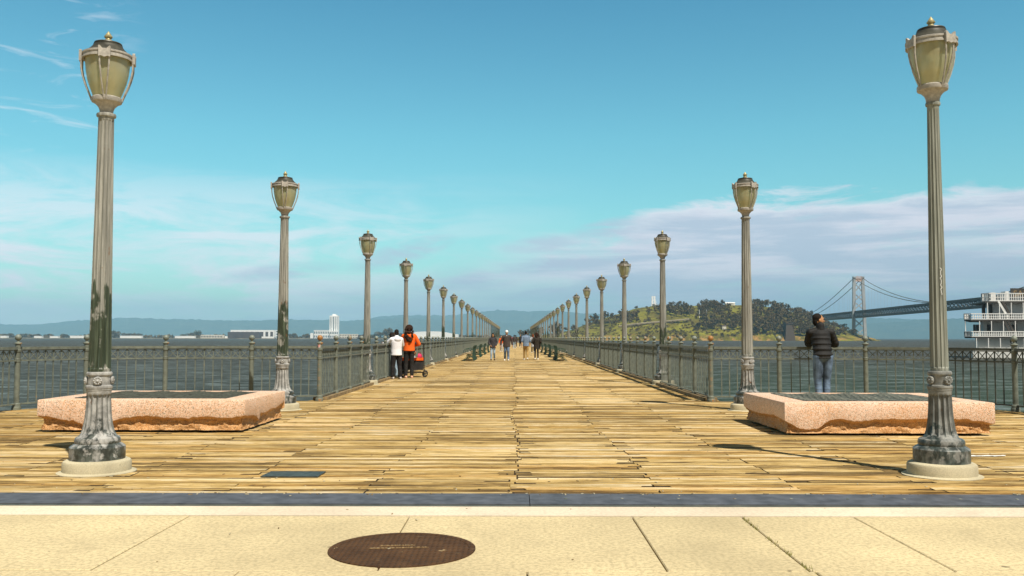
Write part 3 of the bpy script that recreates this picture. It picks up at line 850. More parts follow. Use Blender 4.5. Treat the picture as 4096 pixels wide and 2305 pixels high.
for q, (z0, z1, mi) in enumerate([(1.14, 1.215, 0), (1.15, 1.163, 1), (1.17, 1.183, 1), (1.19, 1.203, 1)]):
    r = .0525 + (.001 if mi else 0); w = .55 if not mi else .42; vs = []
    for k in range(6):
        a = -PI / 2 - .2 + w * (k / 5 - .5) * 2; vs += [(r * math.cos(a), r * math.sin(a), z0), (r * math.cos(a), r * math.sin(a), z1)]
    mb.add(vs, [(2 * k, 2 * k + 2, 2 * k + 3, 2 * k + 1) for k in range(5)], mi)
mb.build('sticker', [M['white'], M['red']], RL, (-4.17, 19.3, 0))

# ------------------------------------------------------------------ granite planters
def planter(x0, x1, y0, y1, H, fb, seed, label, right):
    cx, cy = (x0 + x1) / 2, (y0 + y1) / 2
    t = thing('granite_planter', label, 'stone planter', (cx, cy, 0), group='pink granite blocks at the pier entrance')
    w, d = (x1 - x0) / 2, (y1 - y0) / 2; mb = MB(); rng = random.Random(seed)
    step = .028; per = []
    def side(a, b, s):
        n = int((Vector(b) - Vector(a)).length / step)
        for k in range(n): per.append((lerp(a[0], b[0], k / n), lerp(a[1], b[1], k / n), s, k / n))
    side((-w, -d), (w, -d), 0); side((w, -d), (w, d), 1); side((w, d), (-w, d), 2); side((-w, d), (-w, -d), 3)
    n = len(per); Z0 = .034; NB = 9
    cols = []
    for (px, py, s, u) in per:
        b = plin(fb[s], u) + .012 * mnoise.noise((px * 7 + seed, py * 7, 1)) + .013 * mnoise.noise((px * 17, py * 17, seed)) + .008 * mnoise.noise((px * 48, py * 48, seed))
        b = max(Z0 + .03, min(H - .1, b))
        col = []
        def pt(inset, z):
            return (max(-w + inset, min(w - inset, px)), max(-d + inset, min(d - inset, py)), z)
        col.append(pt(.022, H)); col.append(pt(.006, H - .005)); col.append(pt(0, H - .016))
        col.append(pt(0, lerp(H, b, .5))); col.append(pt(0, b + .012)); col.append(pt(.004, b))
        cut = min(1, max(.25, (b - Z0) / .12))
        for k in range(1, NB + 1):
            f = k / NB; z = lerp(b, Z0, f)
            ins = (.066 * cut) * min(1, f * 5) + .018 * math.sin(f * 3.1)
            nz = mnoise.noise((px * 9 + seed, py * 9, z * 14)) * .03 + mnoise.noise((px * 27, py * 27 + seed, z * 40)) * .022
            col.append(pt(max(.012, ins * (1.0 - .35 * f) + nz * cut), z - (.004 if k == 1 else 0)))
        cols.append(col)
    m = len(cols[0])
    vs = [q for c in cols for q in c]; fs = []; mi = []
    for i in range(n):
        j = (i + 1) % n
        for k in range(m - 1):
            fs.append((i * m + k, i * m + k + 1, j * m + k + 1, j * m + k)); mi.append(0 if k < 5 else 1)
    o = len(mb.v); mb.v += vs; mb.f += fs; mb.mi += mi
    # top rim with the opening for the grate
    gx0, gx1, gy0, gy1 = (-w + .36, w - .36, -d + .28, d - .22)
    nx = 60
    inner = []
    for (px, py, s, u) in per:
        ix = max(gx0, min(gx1, px)); iy = max(gy0, min(gy1, py))
        if s == 2: iy = gy1 + .05 * (.5 + .5 * math.cos(2 * PI * ix / .58)) - .05
        inner.append((ix, iy, H))
    b0 = len(mb.v); mb.v += inner
    mb.v += [(q[0], q[1], H - .08) for q in inner]
    for i in range(n):
        j = (i + 1) % n
        mb.f.append((i * m, j * m, b0 + j, b0 + i)); mb.mi.append(0)
        mb.f.append((b0 + i, b0 + j, b0 + n + j, b0 + n + i)); mb.mi.append(0)
    mb.f.append(tuple(b0 + n + i for i in range(n))); mb.mi.append(2)
    mb.build('stone', [M['granite'], M['granite_rough'], M['soil']], t, smooth=35)
    mb = MB()
    k = gx0
    def zz(x, y): return H - .012 + .010 * math.sin(2 * PI * x / .58)
    sp = .085; yy = gy0; a = gx0 - (gy1 - gy0)
    while a < gx1:
        for sl in (1, -1):
            x_a, x_b = (a, a + (gy1 - gy0)) if sl > 0 else (a + (gy1 - gy0), a)
            p, q = Vector((x_a, gy0 + .01)), Vector((x_b, gy1 - .045))
            seg = []
            for s in range(13):
                e = p.lerp(q, s / 12)
                if gx0 + .01 < e.x < gx1 - .01: seg.append((e.x, e.y, zz(e.x, e.y) + (.004 if sl > 0 else 0)))
            if len(seg) > 1: mb.tube(seg, .013, 4)
        a += sp
    k = gy0 + .05
    while k < gy1 - .05:
        mb.tube([(lerp(gx0 + .01, gx1 - .01, s / 40), k, zz(lerp(gx0, gx1, s / 40), k) + .006) for s in range(41)], .011, 4); k += .11
    mb.build('grate', M['grate'], t)
    for s in range(3): pass
    mb = MB(); mb.box2((-w + .25, -d + .25, .005), (w - .25, d - .25, .06)); mb.build('footing', M['dark'], t, smooth=0)
    return t
LFRONT = [(0, .235), (.05, .23), (.10, .19), (.17, .165), (.245, .085), (.28, .12), (.34, .135), (.42, .215), (.5, .235), (.58, .225), (.66, .205), (.74, .21), (.81, .232), (.88, .215), (.93, .2), (.97, .235), (1, .245)]
RFRONT = [(0, .21), (.03, .17), (.07, .10), (.12, .085), (.16, .10), (.19, .18), (.23, .235), (.28, .225), (.33, .20), (.40, .215), (.48, .235), (.55, .225), (.62, .235), (.72, .24), (.78, .25), (.84, .235), (.90, .22), (.95, .20), (1, .165)]
planter(-6.78, -3.83, 12.86, 15.08, .466, [LFRONT, [(0, .245), (.08, .23), (.25, .20), (.33, .12), (.36, .22), (.5, .20), (.62, .24), (.75, .22), (1, .30)], [(0, .2), (1, .22)], [(0, .22), (1, .235)]], 4,
        'low pink granite block with a dark grate on top, left of the walkway', False)
planter(3.74, 6.65, 12.60, 14.86, .462, [RFRONT, [(0, .165), (.5, .2), (1, .2)], [(0, .2), (1, .22)], [(0, .24), (.3, .20), (.5, .215), (.75, .245), (.9, .22), (1, .21)]], 9,
        'low pink granite block with a dark grate, before the leaning man', True)

# ------------------------------------------------------------------ benches
def bench(x, y, side, label):
    """side=+1: back towards +x ... built facing -x, mirrored by rotation"""
    t = thing('bench', label, 'bench', (x, y, 0), 0 if side < 0 else PI, 'green benches along the pier')
    L = 4.4
    back = [(.31, .0), (.275, .10), (.24, .25), (.228, .42), (.238, .58), (.262, .74), (.29, .86), (.32, .90)]
    mb = MB(); n = 38
    def strap(mb, path, y, w=.045, th=.010):
        for a, b in zip(path, path[1:]): mb.beam((a[0], y, a[1]), (b[0], y, b[1]), w, th, up=(0.3, 0, 1) if 0 else (1, 0, .2))
    for k in range(n): strap(mb, back, -L / 2 + .06 + (L - .12) * k / (n - 1), .06)
    mb.box2((.205, -L / 2, .44), (.222, L / 2, .48)); mb.box2((.262, -L / 2, .82), (.277, L / 2, .86))
    mb.build('backrest', M['bench_green'], t, smooth=0)
    mb = MB()
    for k in range(6): mb.box((-.32 + .095 * k, 0, .445 - .012 * abs(k - 2)), (.08, L, .032))
    mb.build('seat', M['bench_wood'], t, smooth=0)
    for yy in (-L / 2 + .05, 0, L / 2 - .05):
        mb = MB()
        for dx in (0, .10, .2):
            leg = [(-.36 + dx * .55, .0), (-.30 + dx * .5, .04), (-.20 + dx * .6, .16), (-.10 + dx * .45, .30), (-.06 + dx * .3, .40)]
            for a, b in zip(leg, leg[1:]): mb.beam((a[0], yy, a[1]), (b[0], yy, b[1]), .05, .02, up=(1, 0, .2))
        arch = [(.34, .03), (.24, .17), (.12, .29), (-.02, .33), (-.14, .33)]
        for a, b in zip(arch, arch[1:]): mb.beam((a[0], yy, a[1]), (b[0], yy, b[1]), .05, .03)
        mb.beam((-.36, yy, .41), (.19, yy, .41), .05, .03)
        mb.build('leg_frame', M['bench_green'], t, smooth=0)
        mb = MB()
        pts = [(-.07 + .235 * math.cos(a), yy, .47 + .25 * math.sin(a)) for a in [PI * q / 12 for q in range(-1, 14)]]
        for a, b in zip(pts, pts[1:]): mb.beam(a, b, .06, .026)
        mb.build('armrest', M['bench_green'], t, smooth=0)
    return t
bl = ['nearest green metal bench on the left, brown slatted seat facing the railing', 'green bench directly behind the nearest one on the left', 'third green bench back on the left side of the pier', 'farthest green bench on the left, mostly hidden by the walking woman']
br = ['nearest green metal bench on the right, brown slatted seat facing the railing', 'green bench directly behind the nearest one on the right', 'third green bench back on the right side of the pier', 'farthest green bench on the right, beyond the curly haired walker']
for i, y in enumerate((55.0, 64.3, 73.6, 83.5)):
    bench(-2.72, y, -1, bl[i]); bench(2.72, y, 1, br[i])
# orientation: the back faces the middle of the pier

# ------------------------------------------------------------------ people
def V(*a): return Vector(a)
def person(label, loc, rz, H, skin, top, bottom, hair, pose={}, opt={}, voxel=.012):
    """figure facing -y before the turn rz"""
    k = H / 1.75
    t = thing('person', label, 'person', (loc[0], loc[1], 0), rz)
    J = {'head': V(0, -.02, 1.63), 'neck': V(0, .0, 1.49), 'chest': V(0, .0, 1.30), 'waist': V(0, 0, 1.06), 'pelvis': V(0, .01, .94)}
    for s, q in ((-1, 'r'), (1, 'l')):
        J['sh' + q] = V(s * .185, .0, 1.425); J['el' + q] = V(s * .245, .03, 1.14); J['wr' + q] = V(s * .255, -.06, .90)
        J['hip' + q] = V(s * .088, .01, .92); J['kn' + q] = V(s * .095, -.02, .49); J['an' + q] = V(s * .10, .02, .08); J['to' + q] = V(s * .115, -.14, .035)
    for a, b in pose.items(): J[a] = V(*b)
    hd = J['head']; hz = opt.get('turn', 0); HM = Matrix.Rotation(hz, 3, 'Z') @ Matrix.Rotation(opt.get('nod', 0), 3, 'X')
    def S(p): return Vector(p) * k
    # body: one continuous skin
    b = MB()
    hs = opt.get('hs', 1.06)
    def hp(x, y, z): return S(hd + HM @ V(x, y, z) * hs)
    b.ell(S(hd), (.074 * k * hs, .092 * k * hs, .112 * k * hs), 16, 12, M=HM)
    b.ell(hp(0, -.035, -.05), (.055 * k, .06 * k, .065 * k), 12, 8, M=HM)      # jaw
    b.cone(hp(0, -.085, .015), hp(0, -.108, -.02), .009 * k, .015 * k, 8)      # nose
    b.ell(hp(0, -.082, -.062), (.024 * k, .014 * k, .010 * k), 8, 6)           # mouth
    b.ell(hp(0, -.08, -.098), (.022 * k, .02 * k, .016 * k), 8, 6)             # chin
    b.ell(hp(0, -.078, .035), (.045 * k, .018 * k, .012 * k), 8, 6)            # brow
    for s in (-1, 1): b.ell(hp(s * .078, .005, -.005), (.012 * k, .022 * k, .033 * k), 8, 6, M=HM)
    b.cone(S(J['neck'] - V(0, 0, .05)), S(hd - V(0, -.015, .07)), .055 * k, .05 * k)
    b.ell(S(J['chest']), (.155 * k, .10 * k, .17 * k)); b.ell(S(J['waist']), (.13 * k, .09 * k, .16 * k)); b.ell(S(J['pelvis']), (.15 * k, .105 * k, .12 * k))
    for q in 'rl':
        b.cone(S(J['chest'] + V(0, 0, .06)), S(J['sh' + q] - V(0, 0, .035)), .05 * k, .04 * k)
        b.cone(S(J['sh' + q] - V(0, 0, .035)), S(J['el' + q]), .042 * k, .036 * k); b.cone(S(J['el' + q]), S(J['wr' + q]), .038 * k, .026 * k)
        b.cone(S(J['hip' + q]), S(J['kn' + q]), .080 * k, .052 * k); b.cone(S(J['kn' + q]), S(J['an' + q]), .050 * k, .035 * k)
        b.cone(S(J['an' + q]), S(J['to' + q]), .035 * k, .028 * k)
        # hand with five fingers
        d = (J['wr' + q] - J['el' + q]).normalized(); sd = V(-1 if q == 'r' else 1, 0, 0)
        ax = d.cross(sd); ax = ax.normalized() if ax.length > .1 else V(0, -1, 0)      # across the palm
        pc = J['wr' + q] + d * .055
        b.cone(S(J['wr' + q]), S(J['wr' + q] + d * .09), .024 * k, .034 * k)
        cur = V(0, -.025, 0) if abs(d.z) > .5 else V(0, 0, -.02)
        for f in range(4):
            r0 = J['wr' + q] + d * .10 + ax * (.028 - .019 * f); ln = (.062, .075, .07, .055)[f]
            m1 = r0 + d * ln * .55 - sd * .006; m2 = m1 + d * ln * .4 - sd * .022
            b.cone(S(r0), S(m1), .0095 * k, .009 * k, 8); b.cone(S(m1), S(m2), .009 * k, .0075 * k, 8)
        th = J['wr' + q] + d * .04 + ax * .028
        b.cone(S(th), S(th + d * .045 + ax * .03), .012 * k, .009 * k, 8)
    remeshed(b, 'body', M['skin_' + skin], t, voxel * .8, 2)
    for s in (-1, 1):
        e = MB(); e.ell(hp(s * .03, -.083, .012), (.013 * k, .008 * k, .008 * k), 8, 6, M=HM); e.build('eye', M['eye'], t)
    # trousers
    b = MB(); fl = opt.get('leg', 1.0)
    b.ell(S(J['pelvis'] - V(0, 0, .03)), (.160 * k, .118 * k, .10 * k)); b.oval(S(J['pelvis']), (.150 * k, .110 * k), S(J['waist'] - V(0, 0, .05)), (.135 * k, .095 * k))
    if opt.get('seat'): 
        for q in 'rl': b.ell(S(J['hip' + q] + V(0, .035, -.03)), (.09 * k, .085 * k, .10 * k))
    for q in 'rl':
        b.cone(S(J['hip' + q]), S(J['kn' + q]), .095 * k * fl, .070 * k * fl); b.cone(S(J['kn' + q]), S(J['an' + q] + V(0, 0, .03)), .068 * k * fl, .058 * k * fl)
        if voxel < .013:
            for f in (.25, .5, .75, .93): 
                c = J['kn' + q].lerp(J['an' + q] + V(0, 0, .03), f); b.ell(S(c + V(0, .004, 0)), (.069 * k * fl * (1 - .12 * f), .069 * k * fl * (1 - .12 * f), .02 * k))
    remeshed(b, opt.get('bottom_name', 'trousers'), bottom, t, voxel, 3)
    for q in 'rl':
        b = MB(); d = (J['to' + q] - J['an' + q]); d.z = 0; d.normalize(); hh = min(J['an' + q].z, .09)
        hl = J['an' + q] - d * .045; hl.z = J['an' + q].z - .045
        b.cone(S(hl), S(J['to' + q] + d * .045), .046 * k, .042 * k); b.ell(S(J['an' + q] + V(0, 0, -.02)), (.043 * k, .05 * k, .045 * k))
        b.cone(S(V(hl.x, hl.y, hl.z - .018)), S(J['to' + q] + d * .065 + V(0, 0, -.008)), .040 * k, .038 * k)
        remeshed(b, 'shoe', opt.get('shoes', M['sole_white']), t, .011, 2)
    # upper garment
    b = MB(); g = opt.get('bulk', 1.0); hem = opt.get('hem', .86); sl = opt.get('sleeve', 1.0)
    hx = J['pelvis'].copy(); hx.z = hem; fl2 = opt.get('flare', 1.0)
    shm = (J['shr'] + J['shl']) / 2
    lv = [(hx, .178 * fl2, .135), (J['waist'], .168, .132), (J['chest'], .182, .138), (J['chest'] + V(0, 0, .09), .178, .128), (shm + V(0, 0, .035), .115, .085)]
    for (c0, x0, y0), (c1, x1, y1) in zip(lv, lv[1:]): b.oval(S(c0), (x0 * k * g, y0 * k * g), S(c1), (x1 * k * g, y1 * k * g))
    for q in 'rl':
        b.cone(S(shm.lerp(J['sh' + q], .45) + V(0, 0, .005)), S(J['sh' + q] - V(0, 0, .025)), .068 * k, .066 * k * g)
        e2 = J['el' + q].lerp(J['wr' + q], .92)
        b.cone(S(J['sh' + q] - V(0, 0, .025)), S(J['el' + q]), .066 * k * g, .056 * k * g)
        if sl >= 1: b.cone(S(J['el' + q]), S(e2), .056 * k * g, .043 * k * g)
        else: b.cone(S(J['el' + q]), S(J['el' + q].lerp(J['wr' + q], .12)), .056 * k, .053 * k)
    b.cone(S(J['neck'] + V(0, .015, -.03)), S(J['neck'] + V(0, .01, .02)), .082 * k * g, .07 * k)
    if opt.get('puffer'):
        for z in [hem + .07 + .105 * i for i in range(int((1.46 - hem) / .105))]:
            c = J['pelvis'].lerp(J['chest'], (z - .94) / .36)
            w = .190 if z < 1.3 else .172
            b.ell(S(V(c.x, c.y, z)), (w * k * g, .146 * k * g, .062 * k), 20, 8)
        for q in 'rl':
            for f in (.12, .35, .58, .82): b.ell(S(J['sh' + q].lerp(J['el' + q], f)), (.074 * k * g,) * 3)
            for f in (.1, .4, .7): b.ell(S(J['el' + q].lerp(J['wr' + q], f)), (.062 * k * g,) * 3)
        b.cone(S(J['neck'] + V(0, .02, -.03)), S(J['neck'] + V(0, .02, .035)), .088 * k, .080 * k)
    if opt.get('hood'):
        b.ell(S(J['neck'] + V(0, .125, -.085)), (.125 * k, .065 * k, .095 * k)); b.ell(S(J['neck'] + V(0, .05, -.01)), (.10 * k, .08 * k, .05 * k))
    remeshed(b, opt.get('top_name', 'jacket'), top, t, voxel, opt.get('smooth', 2 if opt.get('puffer') else 3))
    if opt.get('inner'):
        b = MB(); b.ell(S(J['neck'] + V(0, -.075, -.07)), (.045 * k, .05 * k, .075 * k)); b.build('shirt', opt['inner'], t)
        b = MB(); b.beam(S(V(0, -.155, 1.38)), S(V(0, -.150, hem + .03)), .008 * k, .01); b.build('zip', M['eye'], t)
    # hair / cap
    kh = k * hs; b = MB(); st = opt.get('hair', 'short')
    b.ell(hp(0, .014, .030), (.083 * kh, .095 * kh, .100 * kh), 16, 10, M=HM)
    if st == 'short':
        b = MB(); b.ell(hp(0, .022, .046), (.078 * kh, .083 * kh, .078 * kh), 16, 10, M=HM); b.ell(hp(0, .054, -.015), (.064 * kh, .046 * kh, .088 * kh), 12, 8, M=HM)
        for s_ in (-1, 1): b.ell(hp(s_ * .066, .012, .005), (.013 * kh, .032 * kh, .040 * kh), 8, 6, M=HM)
    if st == 'cap':
        b = MB(); b.ell(hp(0, .005, .055), (.088 * kh, .102 * kh, .075 * kh), 16, 10, M=HM); b.ell(hp(0, .0, .035), (.090 * kh, .105 * kh, .03 * kh), 16, 8, M=HM); b.ell(hp(0, 0, .13), (.02 * kh,) * 3)
    if st == 'long':
        for s in (-1, 1): b.cone(hp(s * .065, .02, .0), S(J['neck'] + V(s * .085, .0, -.10)), .042 * kh, .035 * kh)
        b.cone(hp(0, .055, .0), S(J['neck'] + V(0, .075, -.10)), .075 * kh, .06 * kh)
    if st == 'long_back':
        rg = random.Random(6)
        b.ell(hp(0, .03, .03), (.125 * kh, .12 * kh, .12 * kh))
        for q in range(46):
            f = rg.random(); w = lerp(.115, .13, f) if f < .7 else .10
            b.ell(hp(rg.uniform(-w, w) + .035 * f, rg.uniform(.04, .10) + .085 * min(1, f * 2), .06 - .44 * f), (rg.uniform(.035, .055) * kh,) * 3, 8, 6)
    if st == 'curly':
        rg = random.Random(4)
        b.ell(hp(0, .02, .01), (.115 * kh, .115 * kh, .12 * kh))
        for q in range(26):
            a = rg.uniform(0, 6.28); e = rg.uniform(-.8, 1.5)
            x, y, z = .115 * math.cos(e) * math.cos(a), .02 + .11 * math.cos(e) * math.sin(a), .01 + .12 * math.sin(e)
            if y > -.06 or z > .08: b.ell(hp(x, y, z), (.035 * kh,) * 3, 8, 6)
        b.cone(hp(0, .05, -.04), S(J['neck'] + V(0, .06, -.03)), .09 * kh, .07 * kh)
    remeshed(b, 'knit_cap' if st == 'cap' else 'hair', hair, t, .010, 1 if st in ('curly', 'long_back') else 2)
    return t

DENIM = m_cloth('denim_light', (.30, .40, .50), 14, .6, .35); DENIM_D = m_cloth('denim_faded', (.115, .17, .26), 9, .6, .7)
BLACK = m_cloth('black_cloth', (.022, .020, .019), 20, .5); LEGGING = m_cloth('dark_legging', (.020, .017, .017), 20, .4)
PUFF = m_cloth('black_puffer', (.017, .017, .018), 16, .5, .3); PUFF.node_tree.nodes['Principled BSDF'].inputs['Roughness'].default_value = .72
GREYJ = m_cloth('dark_grey_jacket', (.060, .048, .043), 18, .5); CHARC = m_cloth('charcoal_jacket', (.045, .042, .048), 18, .5)
BLUESH = m_cloth('blue_shirt', (.16, .22, .32), 90, .5, .45); KHAKI = m_cloth('khaki_chino', (.42, .27, .10), 14, .5, .25)
HOODW = m_cloth('white_hoodie', (.78, .77, .82), 14, .5, .08); ORANGE = m_cloth('orange_hoodie', (.80, .13, .015), 14, .5, .12)
FLORAL = m_cloth('floral_cloth', (.40, .42, .46), 60, .4, .8); COAT = m_cloth('brown_black_coat', (.032, .026, .020), 30, .5)
SHOE_R = m_simple('shoe_orange_white', (.72, .38, .26), .6, 0, .5, 22); SHOE_D = m_simple('shoe_dark', (.03, .03, .02), .6); SHOE_P = m_simple('shoe_patterned', (.50, .45, .42), .6, 0, .7, 30)
PINK = m_cloth('pink_bag', (.80, .05, .16), 14, .4, .1); GREYC = m_cloth('grey_cloth', (.36, .37, .39), 14, .4, .2); WAGB = m_cloth('wagon_fabric', (.028, .026, .026), 14, .5)

# the man leaning on the right railing, seen from behind, face turned right
person('man in black puffer jacket and blue jeans leaning on the right railing', (6.33, 18.72), PI, 1.87, 'tan', PUFF, DENIM_D, M['hair_black'],
       {'head': (.015, -.10, 1.615), 'neck': (0, -.05, 1.47), 'chest': (0, -.03, 1.27), 'waist': (.0, .05, 1.05), 'pelvis': (.0, .10, .93),
        'shr': (-.20, -.04, 1.40), 'shl': (.20, -.04, 1.40), 'elr': (-.335, -.14, 1.14), 'ell': (.165, -.30, 1.155), 'wrr': (-.12, -.42, 1.15), 'wrl': (.06, -.44, 1.15),
        'hipr': (-.09, .10, .91), 'hipl': (.09, .10, .91), 'knr': (-.075, .05, .49), 'knl': (.10, .06, .49), 'anr': (-.06, .08, .08), 'anl': (.09, .12, .08), 'tor': (-.07, -.08, .035), 'tol': (.11, -.04, .035)},
       {'turn': R(-84), 'hs': 1.12, 'hem': .88, 'bulk': 1.02, 'puffer': True, 'top_name': 'puffer_jacket', 'bottom_name': 'jeans', 'leg': 1.12, 'shoes': M['sole_white']}, voxel=.009)
mb = MB(); mb.ell((0, 0, 0), (.008, .012, .02), 8, 6); mb.ell((0, -.012, -.018), (.005, .006, .016), 8, 6)
pm = [o for o in C.objects if o.name == 'person'][0]
mb.build('earbud', M['sole_white'], pm, (.055, -.19, 1.70))

# family at the left railing
person('child in a white hoodie and dark leggings at the left railing, seen from behind', (-3.90, 29.7), PI + R(28), 1.62, 'brown', HOODW, LEGGING, M['hair_black'],
       {'elr': (-.28, -.12, 1.20), 'wrr': (-.18, -.32, 1.22), 'ell': (.33, -.22, 1.22), 'wrl': (.34, -.42, 1.25), 'anr': (-.15, .03, .08), 'tor': (-.18, -.13, .035), 'anl': (.14, .0, .08), 'tol': (.19, -.15, .035), 'knr': (-.125, -.02, .49), 'knl': (.12, -.02, .49)},
       {'hem': .83, 'bulk': 1.16, 'hood': True, 'top_name': 'hoodie', 'bottom_name': 'leggings', 'seat': True, 'leg': 1.22, 'shoes': SHOE_P, 'hair': 'short'})
person('woman in an orange hoodie with long dark hair at the left railing', (-3.58, 30.5), PI + R(12), 1.76, 'brown', ORANGE, BLACK, M['hair_brown'],
       {'elr': (-.34, -.02, 1.13), 'wrr': (-.24, -.20, 1.08), 'ell': (.28, -.12, 1.15), 'wrl': (.12, -.3, 1.18)},
       {'hem': .90, 'bulk': 1.12, 'hood': True, 'top_name': 'hoodie', 'bottom_name': 'leggings', 'seat': True, 'leg': 1.08, 'shoes': SHOE_R, 'hair': 'long_back'})
person('dark haired child in black and light jeans squeezed between railing and white hoodie', (-3.95, 30.55), PI + R(45), 1.60, 'brown', BLACK, DENIM, M['hair_black'],
       {'head': (0, -.36, 1.52), 'neck': (0, -.27, 1.40), 'chest': (0, -.17, 1.22), 'waist': (0, -.05, 1.03), 'shr': (-.18, -.22, 1.34), 'shl': (.18, -.22, 1.34), 'elr': (-.22, -.34, 1.16), 'wrr': (-.10, -.5, 1.2), 'ell': (.22, -.34, 1.16), 'wrl': (.12, -.5, 1.2)}, {'hem': .84, 'hair': 'curly', 'bottom_name': 'jeans', 'shoes': SHOE_D}, voxel=.014)

def wagon(x, y):
    t = thing('folding_wagon', 'black and orange folding wagon with a tall handle beside the family', 'wagon', (x, y, 0), R(4)); t.scale = (.8, 1, 1)
    mb = MB()
    for (a, b, c, d) in ((-.45, -.26, .45, -.25), (-.45, .25, .45, .26), (-.45, -.25, -.44, .25), (.44, -.25, .45, .25)): mb.box2((a, b, .25), (c, d, .62))
    mb.box2((-.44, -.25, .25), (.44, .25, .27)); mb.build('fabric_tub', WAGB, t, smooth=0)
    mb = MB()
    for (a, b, c, d) in ((-.47, -.285, .47, -.262), (-.47, .262, .47, .285), (-.475, -.26, -.452, .26), (.452, -.26, .475, .26)): mb.box2((a, b, .575), (c, d, .67))
    mb.build('rim', ORANGE, t, smooth=0)
    mb = MB()
    for sy in (-.24, .24):
        mb.tube([(.50, sy, .06), (.485, sy, .62), (.47, sy, 1.16)], .014, 6); mb.tube([(-.5, sy, .16), (.5, sy, .16)], .012, 6)
        mb.tube([(-.48, sy, .16), (-.48, sy, .68)], .012, 6)
    mb.tube([(.47, -.24, 1.16), (.47, .24, 1.16)], .016, 6); mb.tube([(.47, -.24, 1.15), (-.05, -.20, 1.18)], .012, 6); mb.tube([(.47, .24, 1.15), (-.05, .20, 1.18)], .012, 6); mb.tube([(-.05, -.20, 1.18), (-.05, .20, 1.18)], .014, 6)
    mb.build('frame', M['eye'], t)
    for sx in (-.42, .54):
        for sy in (-.29, .29):
            mb = MB(); mb.tube([(sx + .095 * math.cos(a), sy, .115 + .095 * math.sin(a)) for a in [2 * PI * q / 20 for q in range(20)]], .02, 8, closed=True)
            w = mb.build('wheel', M['eye'], t)
            mb = MB(); mb.tube([(sx, sy - .015, .115), (sx, sy + .015, .115)], .03, 8)
            for q in range(5):
                a = 2 * PI * q / 5; mb.beam((sx, sy, .115), (sx + .085 * math.cos(a), sy, .115 + .085 * math.sin(a)), .012)
            mb.build('hub', M['cap'], w)
    mb = MB(); mb.box((-.28, -.275, .20), (.07, .004, .13)); mb.build('paper_tag', M['white'], t, smooth=0)
    return t
wagon(-3.53, 31.15)
def seated_child():
    t = thing('person', 'small child in grey sitting inside the folding wagon', 'person', (-3.50, 31.16, .32), PI / 2)
    b = MB(); b.ell((0, 0, .52), (.075, .085, .095)); b.cone((0, 0, .38), (0, 0, .46), .04, .04); b.cone((0, -.088, .515), (0, -.1, .505), .01, .012); b.ell((0, 0, .28), (.11, .08, .13)); b.ell((0, 0, .1), (.12, .1, .1))
    for s in (-1, 1):
        b.cone((s * .11, 0, .34), (s * .16, -.06, .22), .038, .03); b.cone((s * .16, -.06, .22), (s * .10, -.17, .18), .03, .022); b.cone((s * .10, -.17, .18), (s * .08, -.22, .17), .02, .018)
        b.cone((s * .07, -.02, .09), (s * .09, -.17, .12), .06, .045); b.cone((s * .09, -.17, .12), (s * .09, -.20, .02), .04, .03)
    remeshed(b, 'body', M['skin_tan'], t, .01, 2)
    b = MB(); b.ell((0, .015, .545), (.083, .09, .09)); b.ell((0, .04, .50), (.075, .06, .08)); remeshed(b, 'hair', M['hair_brown'], t, .01, 2)
    b = MB(); b.ell((0, 0, .27), (.135, .10, .15))
    for s in (-1, 1): b.cone((s * .11, 0, .34), (s * .17, -.06, .22), .055, .045); b.cone((s * .17, -.06, .22), (s * .11, -.15, .185), .045, .035)
    remeshed(b, 'sweater', GREYC, t, .012, 3)
seated_child()
mb = MB(); mb.box((0, 0, .11), (.17, .12, .20), .2, top=.75); mb.ell((0, 0, .16), (.085, .065, .09)); mb.tube([(-.05, 0, .22), (-.03, 0, .29), (.03, 0, .29), (.05, 0, .22)], .014, 6)
tag(remeshed(mb, 'bag', PINK, None, .012, 3, (-3.28, 31.12, .55)), 'bright pink bag standing in the folding wagon behind the child', 'bag')

WALK1 = {'knr': (-.09, -.10, .50), 'anr': (-.10, -.16, .085), 'tor': (-.11, -.33, .05), 'knl': (.09, -.02, .48), 'anl': (.10, .18, .12), 'tol': (.11, .05, .035), 'elr': (-.25, .08, 1.15), 'wrr': (-.26, .10, .90), 'ell': (.25, .0, 1.14), 'wrl': (.25, -.16, .93)}
WALK2 = {'knl': (.09, -.10, .50), 'anl': (.10, -.16, .085), 'tol': (.11, -.33, .05), 'knr': (-.09, -.02, .48), 'anr': (-.10, .18, .14), 'tor': (-.11, .06, .035), 'ell': (.25, .08, 1.15), 'wrl': (.26, .10, .90), 'elr': (-.25, .0, 1.14), 'wrr': (-.25, -.16, .93)}
person('woman in dark jacket and light blue jeans walking towards the camera', (-1.34, 54.4), 0, 1.62, 'tan', CHARC, DENIM, M['hair_brown'],
       dict(WALK1, **{'elr': (-.27, -.02, 1.14), 'wrr': (-.15, -.14, .98), 'ell': (.27, .02, 1.14), 'wrl': (.20, -.12, .95)}), {'hair': 'long', 'nod': R(12), 'hem': .80, 'bulk': 1.1, 'bottom_name': 'jeans', 'shoes': SHOE_D})
person('man in a white knit cap, dark zip jacket and jeans walking towards the camera', (-.50, 53.6), 0, 1.79, 'tan', GREYJ, DENIM_D, M['white'],
       dict(WALK2, **{'elr': (-.31, .06, 1.14), 'wrr': (-.34, -.02, .90), 'ell': (.31, .06, 1.14), 'wrl': (.33, -.02, .92)}), {'hair': 'cap', 'nod': R(10), 'hem': .80, 'bulk': 1.22, 'inner': GREYC, 'bottom_name': 'jeans', 'leg': 1.1})
person('man in a blue short sleeved shirt and khaki trousers walking away', (.66, 55.4), PI, 1.76, 'light', BLUESH, KHAKI, M['hair_black'], WALK2,
       {'sleeve': 0, 'hem': .84, 'bulk': 1.1, 'top_name': 'shirt', 'leg': 1.05})
